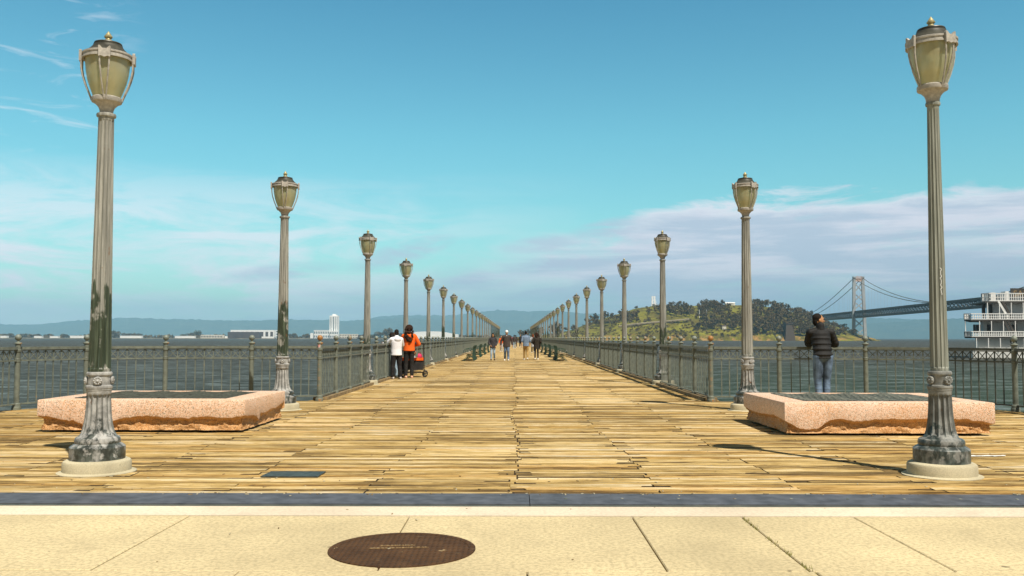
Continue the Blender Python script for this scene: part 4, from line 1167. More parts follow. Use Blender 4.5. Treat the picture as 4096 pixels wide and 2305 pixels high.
person('woman with brown curly hair in a long dark coat walking away on the right', (1.33, 56.2), PI, 1.66, 'tan', COAT, LEGGING, M['hair_brown'],
       dict(WALK1, **{'elr': (-.28, .05, 1.15), 'wrr': (-.20, -.10, 1.02), 'ell': (.28, .05, 1.15), 'wrl': (.20, -.10, 1.02)}), {'hair': 'curly', 'hem': .70, 'bulk': 1.12, 'top_name': 'coat', 'leg': .85})
person('red haired woman in a pale floral dress between the blue shirt and the dark coat', (1.62, 82.0), PI, 1.70, 'light', FLORAL, BLACK, M['hair_red'], WALK2, {'hair': 'long', 'hem': .55, 'top_name': 'dress'}, voxel=.02)
person('man in black standing far down the pier, left of the blue shirt', (.10, 128), PI, 1.76, 'tan', BLACK, CHARC, M['hair_black'], WALK1, {}, voxel=.03)
person('man with bare tan head in black clothes and white shoes far down the pier', (.75, 130), PI, 1.80, 'tan', BLACK, BLACK, M['skin_tan'], WALK2, {}, voxel=.03)
person('distant walker in blue jeans half hidden behind the man in the white cap', (-.10, 112), PI, 1.72, 'tan', GREYJ, DENIM, M['hair_black'], WALK1, {}, voxel=.03)
person('distant walker in a pink top far down the pier', (-.62, 150), PI, 1.65, 'light', PINK, GREYC, M['hair_brown'], WALK2, {}, voxel=.03)
person('distant figure in a brown coat by the right row of lamps', (2.45, 92), PI, 1.62, 'tan', COAT, BLACK, M['hair_brown'], WALK1, {'hem': .7}, voxel=.03)
person('distant person in an orange top behind the man in the white cap, on the left', (-1.35, 88), 0, 1.55, 'tan', ORANGE, GREYC, M['hair_black'], WALK2, {}, voxel=.03)

# ------------------------------------------------------------------ water
mb = MB(); mb.add([(-19500, -60, WZ), (19500, -60, WZ), (19500, 18600, WZ), (-19500, 18600, WZ)], [(0, 1, 2, 3)])
struct(mb.build('water', M['water'], smooth=0))


# ------------------------------------------------------------------ the far side of the bay
def far(u, v, d):
    """a surveyed bearing (u, v) turned into a place d metres out"""
    return Vector(((u - 1296) / 2270 * d, d, 1.35 + (850.5 - v) / 2270 * d))
def crown(mb, c, r, n, leaf, rng, lumps=7):
    """leaf clumps spread through an uneven crown"""
    cs = []
    for k in range(lumps):
        a = rng.uniform(0, 6.28); e = rng.uniform(-.5, 1); q = rng.uniform(.35, .75)
        cs.append((Vector((r[0] * q * math.cos(a) * math.cos(e), r[1] * q * math.sin(a) * math.cos(e), r[2] * q * math.sin(e))), rng.uniform(.35, .6)))
    for k in range(n):
        o, s = rng.choice(cs)
        d = Vector((rng.gauss(0, 1), rng.gauss(0, 1), rng.gauss(0, 1))).normalized() * (rng.random() ** .33)
        p = Vector(c) + o + Vector((d.x * r[0] * s, d.y * r[1] * s, d.z * r[2] * s))
        a = Vector((rng.gauss(0, 1), rng.gauss(0, 1), rng.gauss(0, 1))).normalized(); b = a.orthogonal().normalized(); L = leaf * rng.uniform(.6, 1.4)
        a = a.cross(b) * L; b = b * L * .8
        mb.add([p - a - b, p + a - b * .6, p + a * .7 + b, p - a * .8 + b * .9], [(0, 1, 2, 3)])
M['leaf_dark'] = m_simple('leaf_dark', (.100, .070, .025), .8, 0, .45, .12, spec=.2)
M['leaf_olive'] = m_simple('leaf_olive', (.085, .080, .030), .8, 0, .45, .12, spec=.2)
M['bark'] = m_simple('bark', (.07, .05, .035), .9, 0, .3, 2)
def tree_kind(name, h, w, seed, leaf='leaf_dark', n=420):
    rng = random.Random(seed); D = {}
    mb = MB(); mb.tube([(0, 0, -2), (.1 * w, 0, h * .3), (.02 * w, .03 * w, h * .62)], [w * .07, w * .05, w * .025], 7)
    for q in range(4):
        a = rng.uniform(0, 6.28); mb.tube([(.06 * w, 0, h * .3), (w * .3 * math.cos(a), w * .3 * math.sin(a), h * .6)], [w * .035, w * .012], 5)
    D['trunk'] = mb.mesh('trunk', M['bark'])
    mb = MB(); crown(mb, (0, 0, h * .58), (w * .5, w * .5, h * .42), n, h * .045, rng); D['crown'] = mb.mesh('crown', M[leaf], 0)
    return D
KINDS = [tree_kind('round', 10, 11, 1), tree_kind('round', 10, 13, 2), tree_kind('tall', 12, 8, 3), tree_kind('loose', 11, 9, 4, 'leaf_olive', 300)]
def tree(kind, loc, h, label, group=None, wide=1.0):
    D = KINDS[kind]; k = h / (10, 10, 12, 11)[kind]
    t = thing('tree', label, 'tree', loc, random.uniform(0, 6.28), group); t.scale = (k * wide, k * wide, k)
    for nm in ('trunk', 'crown'):
        o = bpy.data.objects.new(nm, D[nm]); C.objects.link(o); o.parent = t
    return t

# hills beyond the bay: two overlapping ridges
def hills(name, prof, d0, depth, rough, seed, base_v=856, mat=None):
    mb = MB(); us = list(range(-700, 3360, 8)); n = 9; m = len(us)
    for k in range(n + 1):
        f = k / n
        for u in us:
            d = d0 + depth * f; v = plin(prof, u)
            H = (850.5 - v) / 2270 * (d0 + depth) + 1.35
            s = math.sin(f * PI / 2) ** 1.3
            x = (u - 1296) / 2270 * d
            z = WZ - 1 + (H - WZ + 1) * s + rough * s * (mnoise.noise((x * .0009 + seed, d * .001, 0)) + .6 * mnoise.noise((x * .004, d * .004, seed)) + .3 * mnoise.noise((x * .014, d * .014, seed)) + .45 * mnoise.noise((x * .021, d * .017, seed)))
            mb.v.append((x, d, z))
    for k in range(n):
        for i in range(m - 1):
            mb.f.append((k * m + i, k * m + i + 1, (k + 1) * m + i + 1, (k + 1) * m + i)); mb.mi.append(0)
    for i in range(m - 1): pass
    return struct(mb.build(name, mat, smooth=0))
def m_hill(name, a, b, specks):
    t = NT(name); v = t.coord(); n = t.noise(v, .006, 6, .65); col = t.mix(t.ramp(n, [(.35, 0), (.65, 1)]), a, b)
    if specks:
        w = t.vor(v, .022, 'Distance'); big = t.noise(v, .0008, 3)
        k = t.math('MULTIPLY', t.ramp(w, [(.10, 1), (.18, 0)]), t.ramp(big, [(.45, 0), (.6, 1)]))
        col = t.mix(k, col, (.55, .52, .48))
    return t.fin(col, .95, 0, .1)
M['hill'] = m_hill('hill_forest', (.035, .06, .05), (.09, .11, .075), True); M['hill2'] = m_hill('hill_forest_far', (.05, .07, .05), (.09, .10, .06), False)
hills('hills', [(-700, 815), (0, 818), (100, 817), (200, 809), (290, 804), (360, 806), (480, 805), (600, 809), (700, 807), (860, 806), (1000, 803), (1100, 806), (1200, 812), (1400, 815), (1800, 815), (2200, 812), (2300, 805), (2600, 800), (3400, 800)], 12500, 2800, 40, 2, mat=M['hill'])
hills('hills_far', [(-700, 830), (700, 826), (900, 806), (1010, 795), (1150, 793), (1210, 785), (1262, 782), (1330, 785), (1390, 783), (1460, 790), (1600, 795), (1900, 796), (2200, 803), (2600, 806), (3400, 810)], 16000, 2600, 44, 8, mat=M['hill2'])

# low far shore on the left
mb = MB(); rng = random.Random(2)
us = list(range(-500, 1330, 10)); m = len(us)
for k, (dy, z) in enumerate([(0, WZ - .5), (8, WZ + 2.2), (60, WZ + 3.0), (500, WZ + 3.4), (520, WZ - 1)]):
    for u in us:
        d = 3000 + dy; mb.v.append(((u - 1296) / 2270 * d, d + 10 * mnoise.noise((u * .02, 0, 3)), z + .8 * mnoise.noise((u * .05, k, 0))))
for k in range(4):
    for i in range(m - 1): mb.f.append((k * m + i, k * m + i + 1, (k + 1) * m + i + 1, (k + 1) * m + i)); mb.mi.append(0)
M['shore'] = m_simple('shore_ground', (.12, .10, .06), .9, 0, .4, .05)
struct(mb.build('far_shore', M['shore'], smooth=0))
mb = MB()
for k in range(1500):
    u = rng.uniform(-500, 1300); h = rng.uniform(4, 10) * (1.3 if mnoise.noise((u * .03, 1, 0)) > 0 else .7)
    q = far(u, 850, 3060 + rng.uniform(0, 120)); crown(mb, (q.x, q.y, WZ + 3 + h * .45), (h * 1.3, h, h * .55), 6, h * .35, rng, 3)
tag(mb.build('shoreline_scrub', M['leaf_dark'], smooth=0), 'dark band of low scrub along the far left shore', 'scrub', kind='stuff')
LT = [(20, 840, 36), (58, 841, 26), (92, 842, 22), (158, 841, 30), (290, 833, 30), (318, 839, 34), (345, 840, 24), (462, 841, 30), (512, 842, 24), (594, 838, 52), (640, 842, 26), (688, 842, 22), (735, 839, 40), (772, 843, 22), (800, 841, 30),
      (498, 831, 26), (484, 838, 30), (958, 835, 36), (976, 825, 30), (940, 841, 34), (1095, 834, 20), (1010, 838, 26), (770, 840, 20), (1130, 842, 20), (1155, 842, 24), (1190, 842, 26), (1225, 842, 30)]
for i, (u, v, w) in enumerate(LT):
    q = far(u, v, 3090 + (i * 37) % 60); h = q.z - (WZ + 3)
    tree([0, 1, 0, 3][i % 4], (q.x, q.y, WZ + 3), h * 1.03, 'dark rounded tree on the low far left shore', 'trees along the far left shore', max(.7, min(1.9, (w / 2270 * 3090) / (h * 1.1))))
for (u, v, w, d, lab) in ((1320, 827, 36, 1500, 'single dark domed tree seen past the end of the pier between the lamp rows'), (1352, 818, 40, 1560, 'dark leaning tree behind the far end of the right lamp row'), (1396, 806, 34, 1660, 'dark tree rising behind the right lamp row left of the wooded hill')):
    q = far(u, v, d); h = q.z - WZ; tree(1 if u < 1340 else 0, (q.x, q.y, WZ), h, lab, None, (w / 2270 * d) / (h * 1.2))

def block(name, label, cat, u0, u1, v0, d, depth, mat, group=None, rows=0, cols=0, wmat=None, roof=None, base=None):
    a = far(u0, v0, d); b = far(u1, v0, d); z0 = base if base is not None else WZ + 2.4; W_ = b.x - a.x; H = a.z - z0
    t = thing(name, label, cat, ((a.x + b.x) / 2, d + depth / 2, z0), 0, group)
    mb = MB(); mb.box2((-W_ / 2, -depth / 2, 0), (W_ / 2, depth / 2, H)); mb.build('wall', mat, t, smooth=0)
    if roof:
        mb = MB(); mb.box2((-W_ / 2 - .5, -depth / 2 - .5, H + .01), (W_ / 2 + .5, depth / 2 + .5, H + H * .07)); mb.build('roof', roof, t, smooth=0)
    for i in range(cols):
        for j in range(rows):
            cw, ch = W_ / cols, H / rows
            mb = MB(); mb.box((-W_ / 2 + cw * (i + .5), -depth / 2 - .15, ch * (j + .5)), (cw * .55, .5, ch * .55)); mb.build('window', wmat or M['far_glass'], t, smooth=0)
    return t
# white apartment tower
t = block('apartment_tower', 'tall slim white apartment tower on the far left shore', 'building', 829, 850, 795, 2980, 24, M['far_white'])
W_ = 21 / 2270 * 2980; H = (850.5 - 795) / 2270 * 2980 + 1.35 - WZ - 2.4
for i in range(5):
    x = (-.40, -.22, .0, .24, .42)[i] * W_
    mb = MB(); mb.box((x, -12.2, H * .52), (1.5 if i != 2 else 2.8, .6, H * .86)); mb.build('window_column', M['far_glass'], t, smooth=0)
mb = MB(); mb.box((1, 0, H + 1.6), (W_ * .55, 14, 3.2)); mb.box((-1, 0, H + 4.2), (W_ * .3, 9, 2)); mb.build('roof_plant', M['far_white'], t, smooth=0)
block('apartment_block', 'low white apartment block with dark windows at the foot of the white tower', 'building', 790, 829, 833, 2970, 26, M['far_white'], None, 2, 9, None, M['far_white'])
block('apartment_block', 'small white block right below the white tower', 'building', 829.5, 851, 834, 2965, 14, M['far_white'], None, 2, 5)
block('apartment_block', 'small white annex left of the white apartment block', 'building', 781, 789, 839, 2975, 16, M['far_white'])
block('low_building', 'long cream building with many small windows right of the white tower', 'building', 855, 900, 841.5, 2990, 20, M['cream'], None, 2, 11, M['far_brown'])
block('low_building', 'low dark brown building right of the cream building', 'building', 901, 926, 843.5, 2985, 20, M['far_brown'])
block('warehouse', 'wide dark brown waterfront shed below the white terminal', 'building', 573, 652, 836.5, 2960, 30, M['far_brown'])
block('terminal_building', 'long white terminal building with tall arches behind the brown shed', 'building', 580, 690, 831.5, 3010, 40, M['far_white'], None, 1, 9, M['far_brown'])
block('white_block', 'plain white block just left of the second lamp post', 'building', 694, 707, 832, 3000, 25, M['far_white'], None, 3, 2)
block('low_building', 'low white and pink row building left of the brown shed', 'building', 505, 560, 844, 3010, 20, M['cream'], None, 1, 14, M['far_brown'])
for (u0, u1, v, lab) in ((0, 16, 847, 'tiny cream shed at the far left edge of the shore'), (85, 104, 847.5, 'small pale shed left of the first railing ball'), (125, 146, 847.5, 'small grey white shed right of the first railing ball'), (176, 236, 846.5, 'long low white shed on the far left shore'), (302, 356, 846.5, 'long low grey roofed shed left of the near lamp post'),
                         (440, 490, 846.8, 'long low white shed right of the near lamp post'), (566, 590, 847, 'short white shed amid the trees on the far left shore'), (716, 724, 846, 'small white hut on the far left shore'), (985, 1000, 843, 'small cream house behind the family')):
    block('shed', lab, 'shed', u0, u1, v, 3030, 14, M['far_white'], 'low sheds along the far left shore', roof=M['far_white'])
# big white hall with a gently curved roof
a = far(1043, 836, 3000); b = far(1152, 842, 3000)
t = thing('exhibition_hall', 'wide white hall with a gently curved roof behind the orange hoodie', 'building', (a.x, 3000, WZ + 2.4))
L = b.x - a.x; mb = MB(); n = 16; vs = []; H0 = a.z - WZ - 2.4
for k in range(n + 1):
    f = k / n; z = H0 * (1 + .10 * math.sin(PI * min(1, f * 1.25)) - .38 * max(0, f - .62) / .38)
    vs += [(L * f, 0, 0), (L * f, 0, z), (L * f, 60, z), (L * f, 60, 0)]
mb.add(vs, [(4 * k + j, 4 * k + 4 + j, 4 * k + 5 + j, 4 * k + 1 + j) for k in range(n) for j in range(3)] + [(0, 1, 2, 3), (4 * n + 3, 4 * n + 2, 4 * n + 1, 4 * n)])
mb.build('wall', M['far_white'], t, smooth=0)
for k in range(7): mb = MB(); mb.box((L * (.05 + .1 * k), -.3, H0 * .28), (L * .05, .8, H0 * .3)); mb.build('door', M['cream'], t, smooth=0)

# the wooded island
RIDGE = [(1270, 856), (1300, 848), (1345, 845), (1400, 838), (1440, 829), (1475, 815), (1520, 800), (1560, 787), (1600, 776), (1640, 769), (1690, 768), (1760, 768), (1840, 767), (1900, 768), (1940, 771), (1985, 782), (2030, 796), (2080, 812), (2120, 826), (2160, 840), (2190, 848), (2215, 857), (2260, 860)]
D0, DEP = 1700, 300
def island_z(x, y):
    u = 1296 + x / (y) * 2270
    f = (y - D0 - 14 * mnoise.noise((x * .012, 0, 4))) / DEP
    H = (850.5 - plin(RIDGE, u)) / 2270 * (D0 + DEP) + 1.35
    if f <= 0: return WZ - 1 + 40 * f
    s = (1 - (1 - min(f, 1)) ** 1.55) if f <= 1 else max(-.2, 1 - (f - 1) ** 2 * 1.2)
    cl = min(1, f * 22)
    return WZ - 1 + (H - WZ) * (.12 * cl + .88 * s) * (1 if H > 0 else .4) + min(1, f * 3) * (2.6 * mnoise.noise((x * .02, y * .02, 1)) + 1.2 * mnoise.noise((x * .07, y * .07, 2)))
mb = MB(); NX, NY = 260, 70; x0, x1, y0, y1 = 0, 760, 1670, 2200
for j in range(NY + 1):
    for i in range(NX + 1):
        x, y = lerp(x0, x1, i / NX), lerp(y0, y1, j / NY); mb.v.append((x, y, island_z(x, y)))
for j in range(NY):
    for i in range(NX): q = j * (NX + 1) + i; mb.f.append((q, q + 1, q + NX + 2, q + NX + 1)); mb.mi.append(0)
def m_island():
    t = NT('island_ground'); v = t.coord(); a = t.noise(v, .018, 6, .65); b = t.noise(v, .05, 5, .65); c = t.noise(v, .3, 4, .6)
    col = t.ramp(a, [(.34, (.085, .072, .016)), (.48, (.135, .122, .016)), (.58, (.25, .245, .022)), (.68, (.12, .098, .018))])
    sep = t.n('ShaderNodeSeparateXYZ'); t.link(v, sep.inputs[0])
    low = t.ramp(t.math('ADD', t.math('MULTIPLY', sep.outputs['Z'], .06), t.math('MULTIPLY', a, .8)), [(.5, 1), (.95, 0)])
    tan = t.math('MULTIPLY', t.ramp(b, [(.50, 0), (.56, 1)]), t.math('ADD', t.math('MULTIPLY', low, .9), .1))
    col = t.mix(tan, col, (.36, .22, .075))
    col = t.mix(t.math('MULTIPLY', t.ramp(c, [(.4, 1), (.6, 0)]), .5), col, (.06, .05, .02))
    return t.fin(col, .95, 0, .1)
M['island'] = m_island()
struct(mb.build('island_ground', M['island'], smooth=0))
def hit(u, v):
    lo = None
    d = 1705
    while d < 2060:
        q = far(u, v, d)
        if island_z(q.x, d) >= q.z: return q
        d += 4
    return None
rng = random.Random(31); mbw = MB(); n_tree = 0
REG = [(1452, 1552, 786, 826, 46, 11), (1557, 1608, 795, 818, 30, 11), (1626, 1744, 777, 798, 66, 10), (1755, 1838, 772, 790, 56, 11), (1752, 1858, 800, 832, 62, 11), (1890, 1992, 771, 845, 190, 12), (1990, 2075, 790, 848, 130, 11), (2070, 2150, 815, 848, 70, 9), (1858, 1892, 785, 835, 26, 10), (1420, 1455, 815, 838, 16, 9), (1395, 1425, 826, 845, 12, 7), (1600, 1900, 800, 850, 150, 4.5), (1440, 1760, 812, 851, 190, 4), (1860, 2120, 800, 852, 130, 4.5), (1370, 1460, 832, 852, 60, 3.5), (1620, 1860, 775, 800, 60, 4)]
lone = 0
for (u0, u1, v0, v1, n, h) in REG:
    for k in range(n):
        u, v = rng.uniform(u0, u1), rng.uniform(v0, v1); q = hit(u, v)
        if q is None: continue
        hh = h * rng.uniform(.75, 1.3) * 1.25; z = island_z(q.x, q.y)
        w = 1 if h > 6 else 1.7
        crown(mbw, (q.x, q.y, z + hh * (.55 if h > 6 else .25)), (hh * .42 * w, hh * .42 * w, hh * .5), 70 if h > 6 else 26, hh * (.075 if h > 6 else .13), rng, 5)
tag(mbw.build('island_woodland', M['leaf_dark'], smooth=0), 'dark wooded slopes covering much of the green island hill', 'woodland', kind='stuff')
SK_ = [(1500, 'tallest dark tree on the left shoulder of the island'), (1478, 'dark tree on the left shoulder of the island, by the fifth lamp'), (1522, 'dark tree on the left shoulder of the island right of the tallest'), (1600, 'dark tree at the left foot of the white bridge tower'), (1690, 'broad dark tree on the island crest left of the third lamp'), (1708, 'dark crest tree just right of the third lamp'), (1722, 'dark crest tree on the island between lamp and mast'), (1765, 'pointed dark tree on the island crest'), (1800, 'broad dark crest tree in the middle of the island'), (1818, 'round dark crest tree left of the pale roofs'), (1842, 'single small round tree above the pale roofs'),
       (1905, 'tall dark tree on the crest right of the second lamp'), (1925, 'pointed dark crest tree right of the second lamp'), (1948, 'high dark crest tree on the right part of the island'), (1965, 'dark crest tree on the falling right shoulder'), (2008, 'rounded dark tree left of the leaning man'), (2030, 'dark tree behind the head of the leaning man')]
for i, (u, lab) in enumerate(SK_):
    d = D0 + DEP * .96; x = (u - 1296) / 2270 * d; h = (16, 13, 14, 7, 10, 11, 10, 11, 12, 11, 6, 15, 16, 16, 14, 15, 13)[i]
    tree([2, 0, 2, 0, 1, 0, 2][i % 7], (x, d, island_z(x, d) - .6), h * 1.15, lab, 'trees on the island crest', 1.15)
# road ledge on the island
t = thing('road_viaduct', 'pale road viaduct cut across the middle of the island slope', 'viaduct', (0, 0, 0))
pth = [far(u, v, d) for u, v, d in ((1556, 822, 1775), (1600, 816, 1775), (1640, 812, 1778), (1690, 808, 1780), (1732, 804, 1784))]
mb = MB()
for a, b in zip(pth, pth[1:]): mb.beam(a, b, 9, 2.0)
M['road'] = m_simple('viaduct_concrete', (.26, .21, .13), .9, 0, .3, .1)
mb.build('roadway', M['road'], t, smooth=0)
mb = MB()
for a, b in zip(pth, pth[1:]): mb.beam(a + Vector((0, -4.6, 1.7)), b + Vector((0, -4.6, 1.7)), .5, 1.3)
mb.build('parapet', M['plinth'], t, smooth=0)
for a, b in zip(pth, pth[1:]):
    for f in (.2, .7):
        q = a.lerp(b, f); mb = MB(); mb.box2((q.x - 1, q.y - 1, q.z - 16), (q.x + 1, q.y + 1, q.z - 1)); mb.build('pier', M['plinth'], t, smooth=0)
for (u, lab) in ((1759, 'slim white mast on the island right of the road viaduct'), (1777, 'second slim pale mast on the island, with a pink tip')):
    q = hit(u, 800) or far(u, 800, 1850); mb = MB(); mb.tube([(0, 0, -3), (0, 0, 17)], [.8, .45], 6); tag(mb.build('mast', M['white'], loc=q), lab, 'mast')
for (u, v, w, lab) in ((1836, 764, 24, 'flat pale building on the island crest left of the second lamp'), (1888, 767, 12, 'small cream house on the island crest right of the second lamp'), (2178, 840, 7, 'small white house with pointed roof on the low right tip of the island'), (2172, 846, 10, 'cream cottage by the shore at the right tip of the island'), (1820, 801, 10, 'small tan house amid the island trees')):
    d = 1990 if v < 790 else 1745; q = far(u, v, d); W_ = w / 2270 * d; z0 = island_z(q.x, d); H = max(3.5, min(6, q.z - z0 + 2))
    t = thing('house', lab, 'house', (q.x, d, z0 - 1)); mb = MB(); mb.box2((-W_ / 2, -4, 0), (W_ / 2, 4, H)); mb.build('wall', M['cream'], t, smooth=0)
    mb = MB(); rr = W_ / 2 + .4; mb.add([(-rr, -4.5, H), (rr, -4.5, H), (rr, 4.5, H), (-rr, 4.5, H), (-rr, 0, H + 2.4), (rr, 0, H + 2.4)], [(0, 1, 5, 4), (2, 3, 4, 5), (0, 4, 3), (1, 2, 5), (3, 2, 1, 0)]); mb.build('roof', M['white'] if w > 11 or w == 7 else M['far_brown'], t, smooth=0)
# white bridge tower rising behind the crest
d = 2700; q = far(1644, 745, d); zb = far(1644, 775, d).z
t = thing('white_bridge_tower', 'white twin legged bridge tower rising behind the island crest', 'bridge tower', (q.x, d, zb))
H = q.z - zb
for s in (-1, 1): mb = MB(); mb.beam((s * 4.6, 0, -8), (s * 3.0, 0, H), 3.6, 5); mb.build('leg', M['far_white'], t, smooth=0)
for z in (.15, .38, .6): mb = MB(); mb.box((0, 0, H * z), (8, 3, 2.2)); mb.build('cross_beam', M['far_white'], t, smooth=0)
for s in (1,):
    mb = MB(); mb.beam((s * 4, 0, H * .72), (s * 15, 0, 2), 1.0); mb.beam((s * 4, 1, H * .5), (s * 12, 1, 2), 1.0); mb.build('cable', M['far_white'], t, smooth=0)

# ------------------------------------------------------------------ suspension bridge
M['bridge'] = m_simple('bridge_steel', (.125, .108, .088), .9, 0, .2, .1, spec=.1); M['bridge_pale'] = m_simple('bridge_tower_paint', (.36, .38, .40), .55, .1, .12, .1)
t = thing('suspension_bridge', 'grey suspension bridge with a latticed tower right of the wooded island', 'bridge')
bx = lambda y: 545 + .0937 * y
def deck_z(y): return 1.35 + plin([(700, 50.5), (1260, 51.0), (1900, 50.5), (2400, 50.5), (2600, 48)], y)
TW = 8.8; YT = 1900; ZT = 1.35 + 152.5 / 2270 * 1900
top, bot = MB(), MB()
yy = list(range(700, 2560, 15))
for s in (-1, 1):
    lat = MB()
    for a, b in zip(yy, yy[1:]):
        A = Vector((bx(a) + s * TW, a, deck_z(a))); B = Vector((bx(b) + s * TW, b, deck_z(b)))
        lat.beam(A + Vector((0, 0, -5)), B + Vector((0, 0, 5)), .9); lat.beam(A + Vector((0, 0, -5)), A + Vector((0, 0, 5)), .7); lat.beam(A + Vector((0, 0, 5)), B + Vector((0, 0, -5)), .7)
    lat.build('truss', M['bridge'], t, smooth=0)
for a, b in zip(yy, yy[1:]):
    A = Vector((bx(a), a, deck_z(a))); B = Vector((bx(b), b, deck_z(b)))
    top.beam(A + Vector((0, 0, 5.6)), B + Vector((0, 0, 5.6)), TW * 2 + 2, 3.0); bot.beam(A + Vector((0, 0, -5.6)), B + Vector((0, 0, -5.6)), TW * 2 + 1.6, 3.0)
top.build('upper_deck', M['bridge'], t, smooth=0); bot.build('lower_deck', M['bridge'], t, smooth=0)
def leg_x(s, z): return bx(YT) + (0 if s < 0 else 0) + s * lerp(12.4, 8.9, (z - WZ) / (ZT - WZ))
for s in (-1, 1):
    mb = MB(); mb.beam((leg_x(s, WZ + 6), YT, WZ + 6), (leg_x(s, ZT), YT, ZT), 4.2, 6); mb.build('tower_leg', M['bridge_pale'], t, smooth=0)
    mb = MB(); mb.box((leg_x(s, ZT), YT, ZT + 1.2), (5.2, 7, 2.4)); mb.build('saddle', M['bridge_pale'], t, smooth=0)
zs = [WZ + 8, WZ + 26, deck_z(YT) - 9, None, deck_z(YT) + 9, deck_z(YT) + 27, deck_z(YT) + 45, ZT - 9]
mb = MB()
for a, b in zip(zs, zs[1:]):
    if a is None or b is None: continue
    mb.beam((leg_x(-1, a), YT, a), (leg_x(1, b), YT, b), 1.8); mb.beam((leg_x(1, a), YT + .3, a), (leg_x(-1, b), YT + .3, b), 1.8)
mb.build('tower_bracing', M['bridge_pale'], t, smooth=0)
M['scaff'] = m_simple('scaffold_wrap', (.62, .42, .34), .8, 0, .2, .3)
mb = MB(); mb.box((bx(YT), YT, ZT - 5), (16, 4, 6)); 
for k in range(7): mb.box((bx(YT) - 7 + 2.4 * k, YT - 2.5, ZT), (1.2, 1.2, 5 + (k % 3)))
mb.build('scaffold', M['scaff'], t, smooth=0)
mb = MB(); mb.box((bx(YT), YT, WZ + 2), (42, 26, 8)); mb.build('footing', M['bridge'], t, smooth=0)
for s in (-1, 1):
    path = [(bx(y) + s * 9, y, 56 + 2.36e-4 * (y - 1350) ** 2) for y in range(700, 1901, 40)]
    path[-1] = (leg_x(s, ZT), YT, ZT)
    mb = MB(); mb.tube(path, .62, 6)
    path2 = [(bx(y) + s * 9, y, lerp(ZT, 50, (y - YT) / 660) - 18 * math.sin(PI * (y - YT) / 660)) for y in range(1900, 2561, 40)]
    mb.tube(path2, .7, 6); mb.build('main_cable', M['bridge'], t)
    mb = MB()
    for q in path[::1] + path2[1:-3]:
        if q[2] > deck_z(q[1]) + 8: mb.beam((q[0], q[1], deck_z(q[1]) + 6), q, .14)
    mb.build('suspenders', M['bridge_pale'], t, smooth=0)
# its massive anchorage on the island
q0 = bx(2120)
mb = MB(); mb.box((0, 0, 15), (20, 30, 33), 0, 0, .58); mb.box((0, 0, 33), (14, 20, 2.5))
qa = far(1981, 850, 1716); tag(mb.build('bridge_pylon', M['bark'], loc=(qa.x, qa.y, WZ), smooth=0), 'dark tapering bridge pier at the island shore left of the leaning man', 'bridge pier')

# ------------------------------------------------------------------ ferry
M['ferry_shade'] = m_simple('ferry_panel', (.62, .63, .61), .6, 0, .08, .5); M['ferry_dark'] = m_simple('ferry_dark', (.06, .055, .05), .6, 0, .3, 1)
FY = 132; FS = 1.72; F0 = far(2430, 850.5, FY * FS)
t = thing('ferry', 'white multi deck ferry with open galleries and a dark name board', 'ferry', (F0.x, FY * FS, 1.35)); t.scale = (FS, FS, FS)
def fz(v): return (850.5 - v) / 2270 * FY
FL = 34
mb = MB(); out = [(0, .8), (.6, 0), (FL, -1.2), (FL, 11), (5.5, 10)]
def slab(mb, z0, z1, x0=0, inset=0, mi=0, x1=FL):
    pts = [(max(x0, a) + inset * (1 if a < 6 else 0), b + inset * (1 if b < 5 else -1)) for a, b in out]
    pts = [(min(x1, a), b) for a, b in pts]
    n = len(pts); mb.add([(a, b, z0) for a, b in pts] + [(a, b, z1) for a, b in pts], [tuple(range(n))[::-1], tuple(range(n, 2 * n))] + [(i, (i + 1) % n, n + (i + 1) % n, n + i) for i in range(n)], mi)
zA, zB, zC = fz(846), fz(803), fz(757)          # the three deck levels
mb = MB(); slab(mb, -3.2, -1.55, .4, .3); mb.build('hull', M['ferry_shade'], t, smooth=0)
for z, x0 in ((zA, 0), (zB, 0), (zC, 2.7)):
    mb = MB(); slab(mb, z - .22, z, x0); mb.build('deck', M['ferry_dark'] if z != zC else M['ferry_dark'], t, smooth=0)
mb = MB(); slab(mb, -1.54, zA - .23, 1.2, .7); mb.build('lower_cabin', M['ferry_shade'], t, smooth=0)
mb = MB(); slab(mb, zA + .01, zB - .23, 1.6, 1.6); mb.build('main_cabin', M['ferry_shade'], t, smooth=0)
mb = MB(); slab(mb, zB + .01, zC - .23, 2.95, 1.7); mb.build('upper_cabin', M['white'], t, smooth=0)
def bulwark(z, h, x0, name, mat, solid=False):
    mb = MB(); pts = [(FL, -1.2), (x0 + .6, 0), (x0, .8), (x0 + 5.4, 9.9)]
    for a, b in zip(pts, pts[1:]):
        L = (Vector(a) - Vector(b)).length; n = max(1, int(L / .32))
        mb.beam((a[0], a[1], z + h), (b[0], b[1], z + h), .12, .12); mb.beam((a[0], a[1], z + .08), (b[0], b[1], z + .08), .12, .12); mb.beam((a[0], a[1], z + h * .5), (b[0], b[1], z + h * .5), .08, .08)
        if solid: mb.beam((a[0], a[1], z + h * .5), (b[0], b[1], z + h * .5), .05, h * .8)
        for k in range(n + 1):
            q = Vector(a).lerp(Vector(b), k / n); mb.box((q.x, q.y, z + h / 2), (.10, .06, h))
    mb.build(name, mat, t, smooth=0)
bulwark(zA, .75, 0, 'rail', M['white']); bulwark(zB, .85, 0, 'rail', M['white']); bulwark(zC, 1.15, 2.7, 'rail', M['white'])
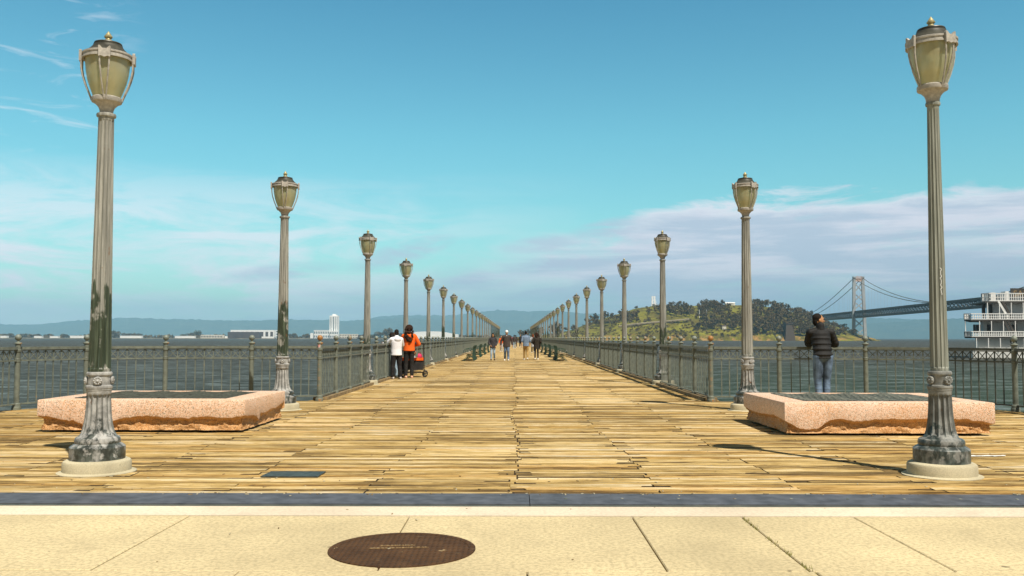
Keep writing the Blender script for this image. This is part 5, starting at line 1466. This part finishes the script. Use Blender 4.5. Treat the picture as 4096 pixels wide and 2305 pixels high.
for z0, z1, x0 in ((-1.55, zA - .2, 1.2), (zA, zB - .2, 0), (zB, zC - .2, 2.9)):
    for k in range(20):
        x = x0 + .1 + 1.7 * k
        if x > FL - 1: break
        mb = MB(); mb.box2((x - .05, -.04 - .036 * max(0, x - .6) + (.8 - 1.33 * x if x < .6 else 0), z0), (x + .05, .06 - .036 * max(0, x - .6) + (.8 - 1.33 * x if x < .6 else 0), z1)); mb.build('gallery_post', M['white'], t, smooth=0)
for x in (1.85, 2.25, 2.6, 3.85, 4.25, 7.4, 7.8, 9.6, 10):
    mb = MB(); mb.box((x, 1.60 - .036 * max(0, x - .6), zA + 1.15), (.24, .3, 1.3)); mb.build('window', M['ferry_dark'], t, smooth=0)
for x in (6.7, 7.2, 10, 10.5): mb = MB(); mb.ell((x, .70 - .036 * x, -.40), (.24, .08, .42), 10, 6); mb.build('porthole', M['ferry_dark'], t)
for x in (3.3, 4.3): mb = MB(); mb.box((x, 1.70 - .036 * max(0, x - .6), zB + 1.25), (.42, .3, 2.1)); mb.build('door', M['ferry_dark'], t, smooth=0)
for (xa, za, xb, zb2, nm) in ((4.6, zC, 6.0, zB + .2, 'stair'), (5.4, zB - .3, 6.2, zA + .6, 'stair')):
    for s in (0, .55):
        mb = MB(); mb.beam((xa + s, -.1, za), (xb + s, -.1, zb2), .12, .3); mb.build(nm, M['white'] if s == 0 and za == zC else M['ferry_dark'], t, smooth=0)
mb = MB(); mb.box2((4.3, 1.4, zC + .01), (5.0, 4.2, zC + 1.35)); mb.build('locker', M['white'], t, smooth=0)
mb = MB(); mb.box2((6.65, .9, zC + .005), (FL, 8.5, zC + .35)); mb.build('roof_edge', M['white'], t, smooth=0)
mb = MB(); mb.box2((6.1, .7, zC + .1), (6.6, 2, zC + 1.5)); mb.build('wing_panel', M['white'], t, smooth=0)
sg = MB(); sg.box2((6.9, .6, zC + .4), (FL - 14, .85, zC + 1.95)); s_ = sg.build('name_board', M['ferry_dark'], t, smooth=0)
cu = bpy.data.curves.new('lettering', 'FONT'); cu.body = 'SAN'; cu.size = 1.3; cu.extrude = .02
to = bpy.data.objects.new('temporary', cu); C.objects.link(to)
dg = bpy.context.evaluated_depsgraph_get(); dg.update(); me = bpy.data.meshes.new_from_object(to.evaluated_get(dg)); bpy.data.objects.remove(to)
me.materials.clear(); M['gilt'] = m_simple('sign_letters', (.30, .20, .09), .6); me.materials.append(M['gilt'])
lo = bpy.data.objects.new('lettering', me); C.objects.link(lo); lo.parent = s_; lo.rotation_euler = (PI / 2, 0, 0); lo.location = (7.2, .58, zC + .72)

# ------------------------------------------------------------------ hazy air over the bay
hm = bpy.data.materials.new('haze'); hm.use_nodes = True; nt = hm.node_tree
for n in list(nt.nodes):
    if n.type != 'OUTPUT_MATERIAL': nt.nodes.remove(n)
pv = nt.nodes.new('ShaderNodeVolumePrincipled'); pv.inputs['Density'].default_value = HAZE; pv.inputs['Color'].default_value = (.37, .73, 1.0, 1); pv.inputs['Anisotropy'].default_value = -.35
nt.links.new(pv.outputs[0], [n for n in nt.nodes if n.type == 'OUTPUT_MATERIAL'][0].inputs['Volume'])
mb = MB(); mb.box2((-20000, -120, -8), (20000, 19000, 640)); h = mb.build('haze', hm, smooth=0)
tag(h, 'thin blue sea haze over the bay', 'haze', kind='stuff')
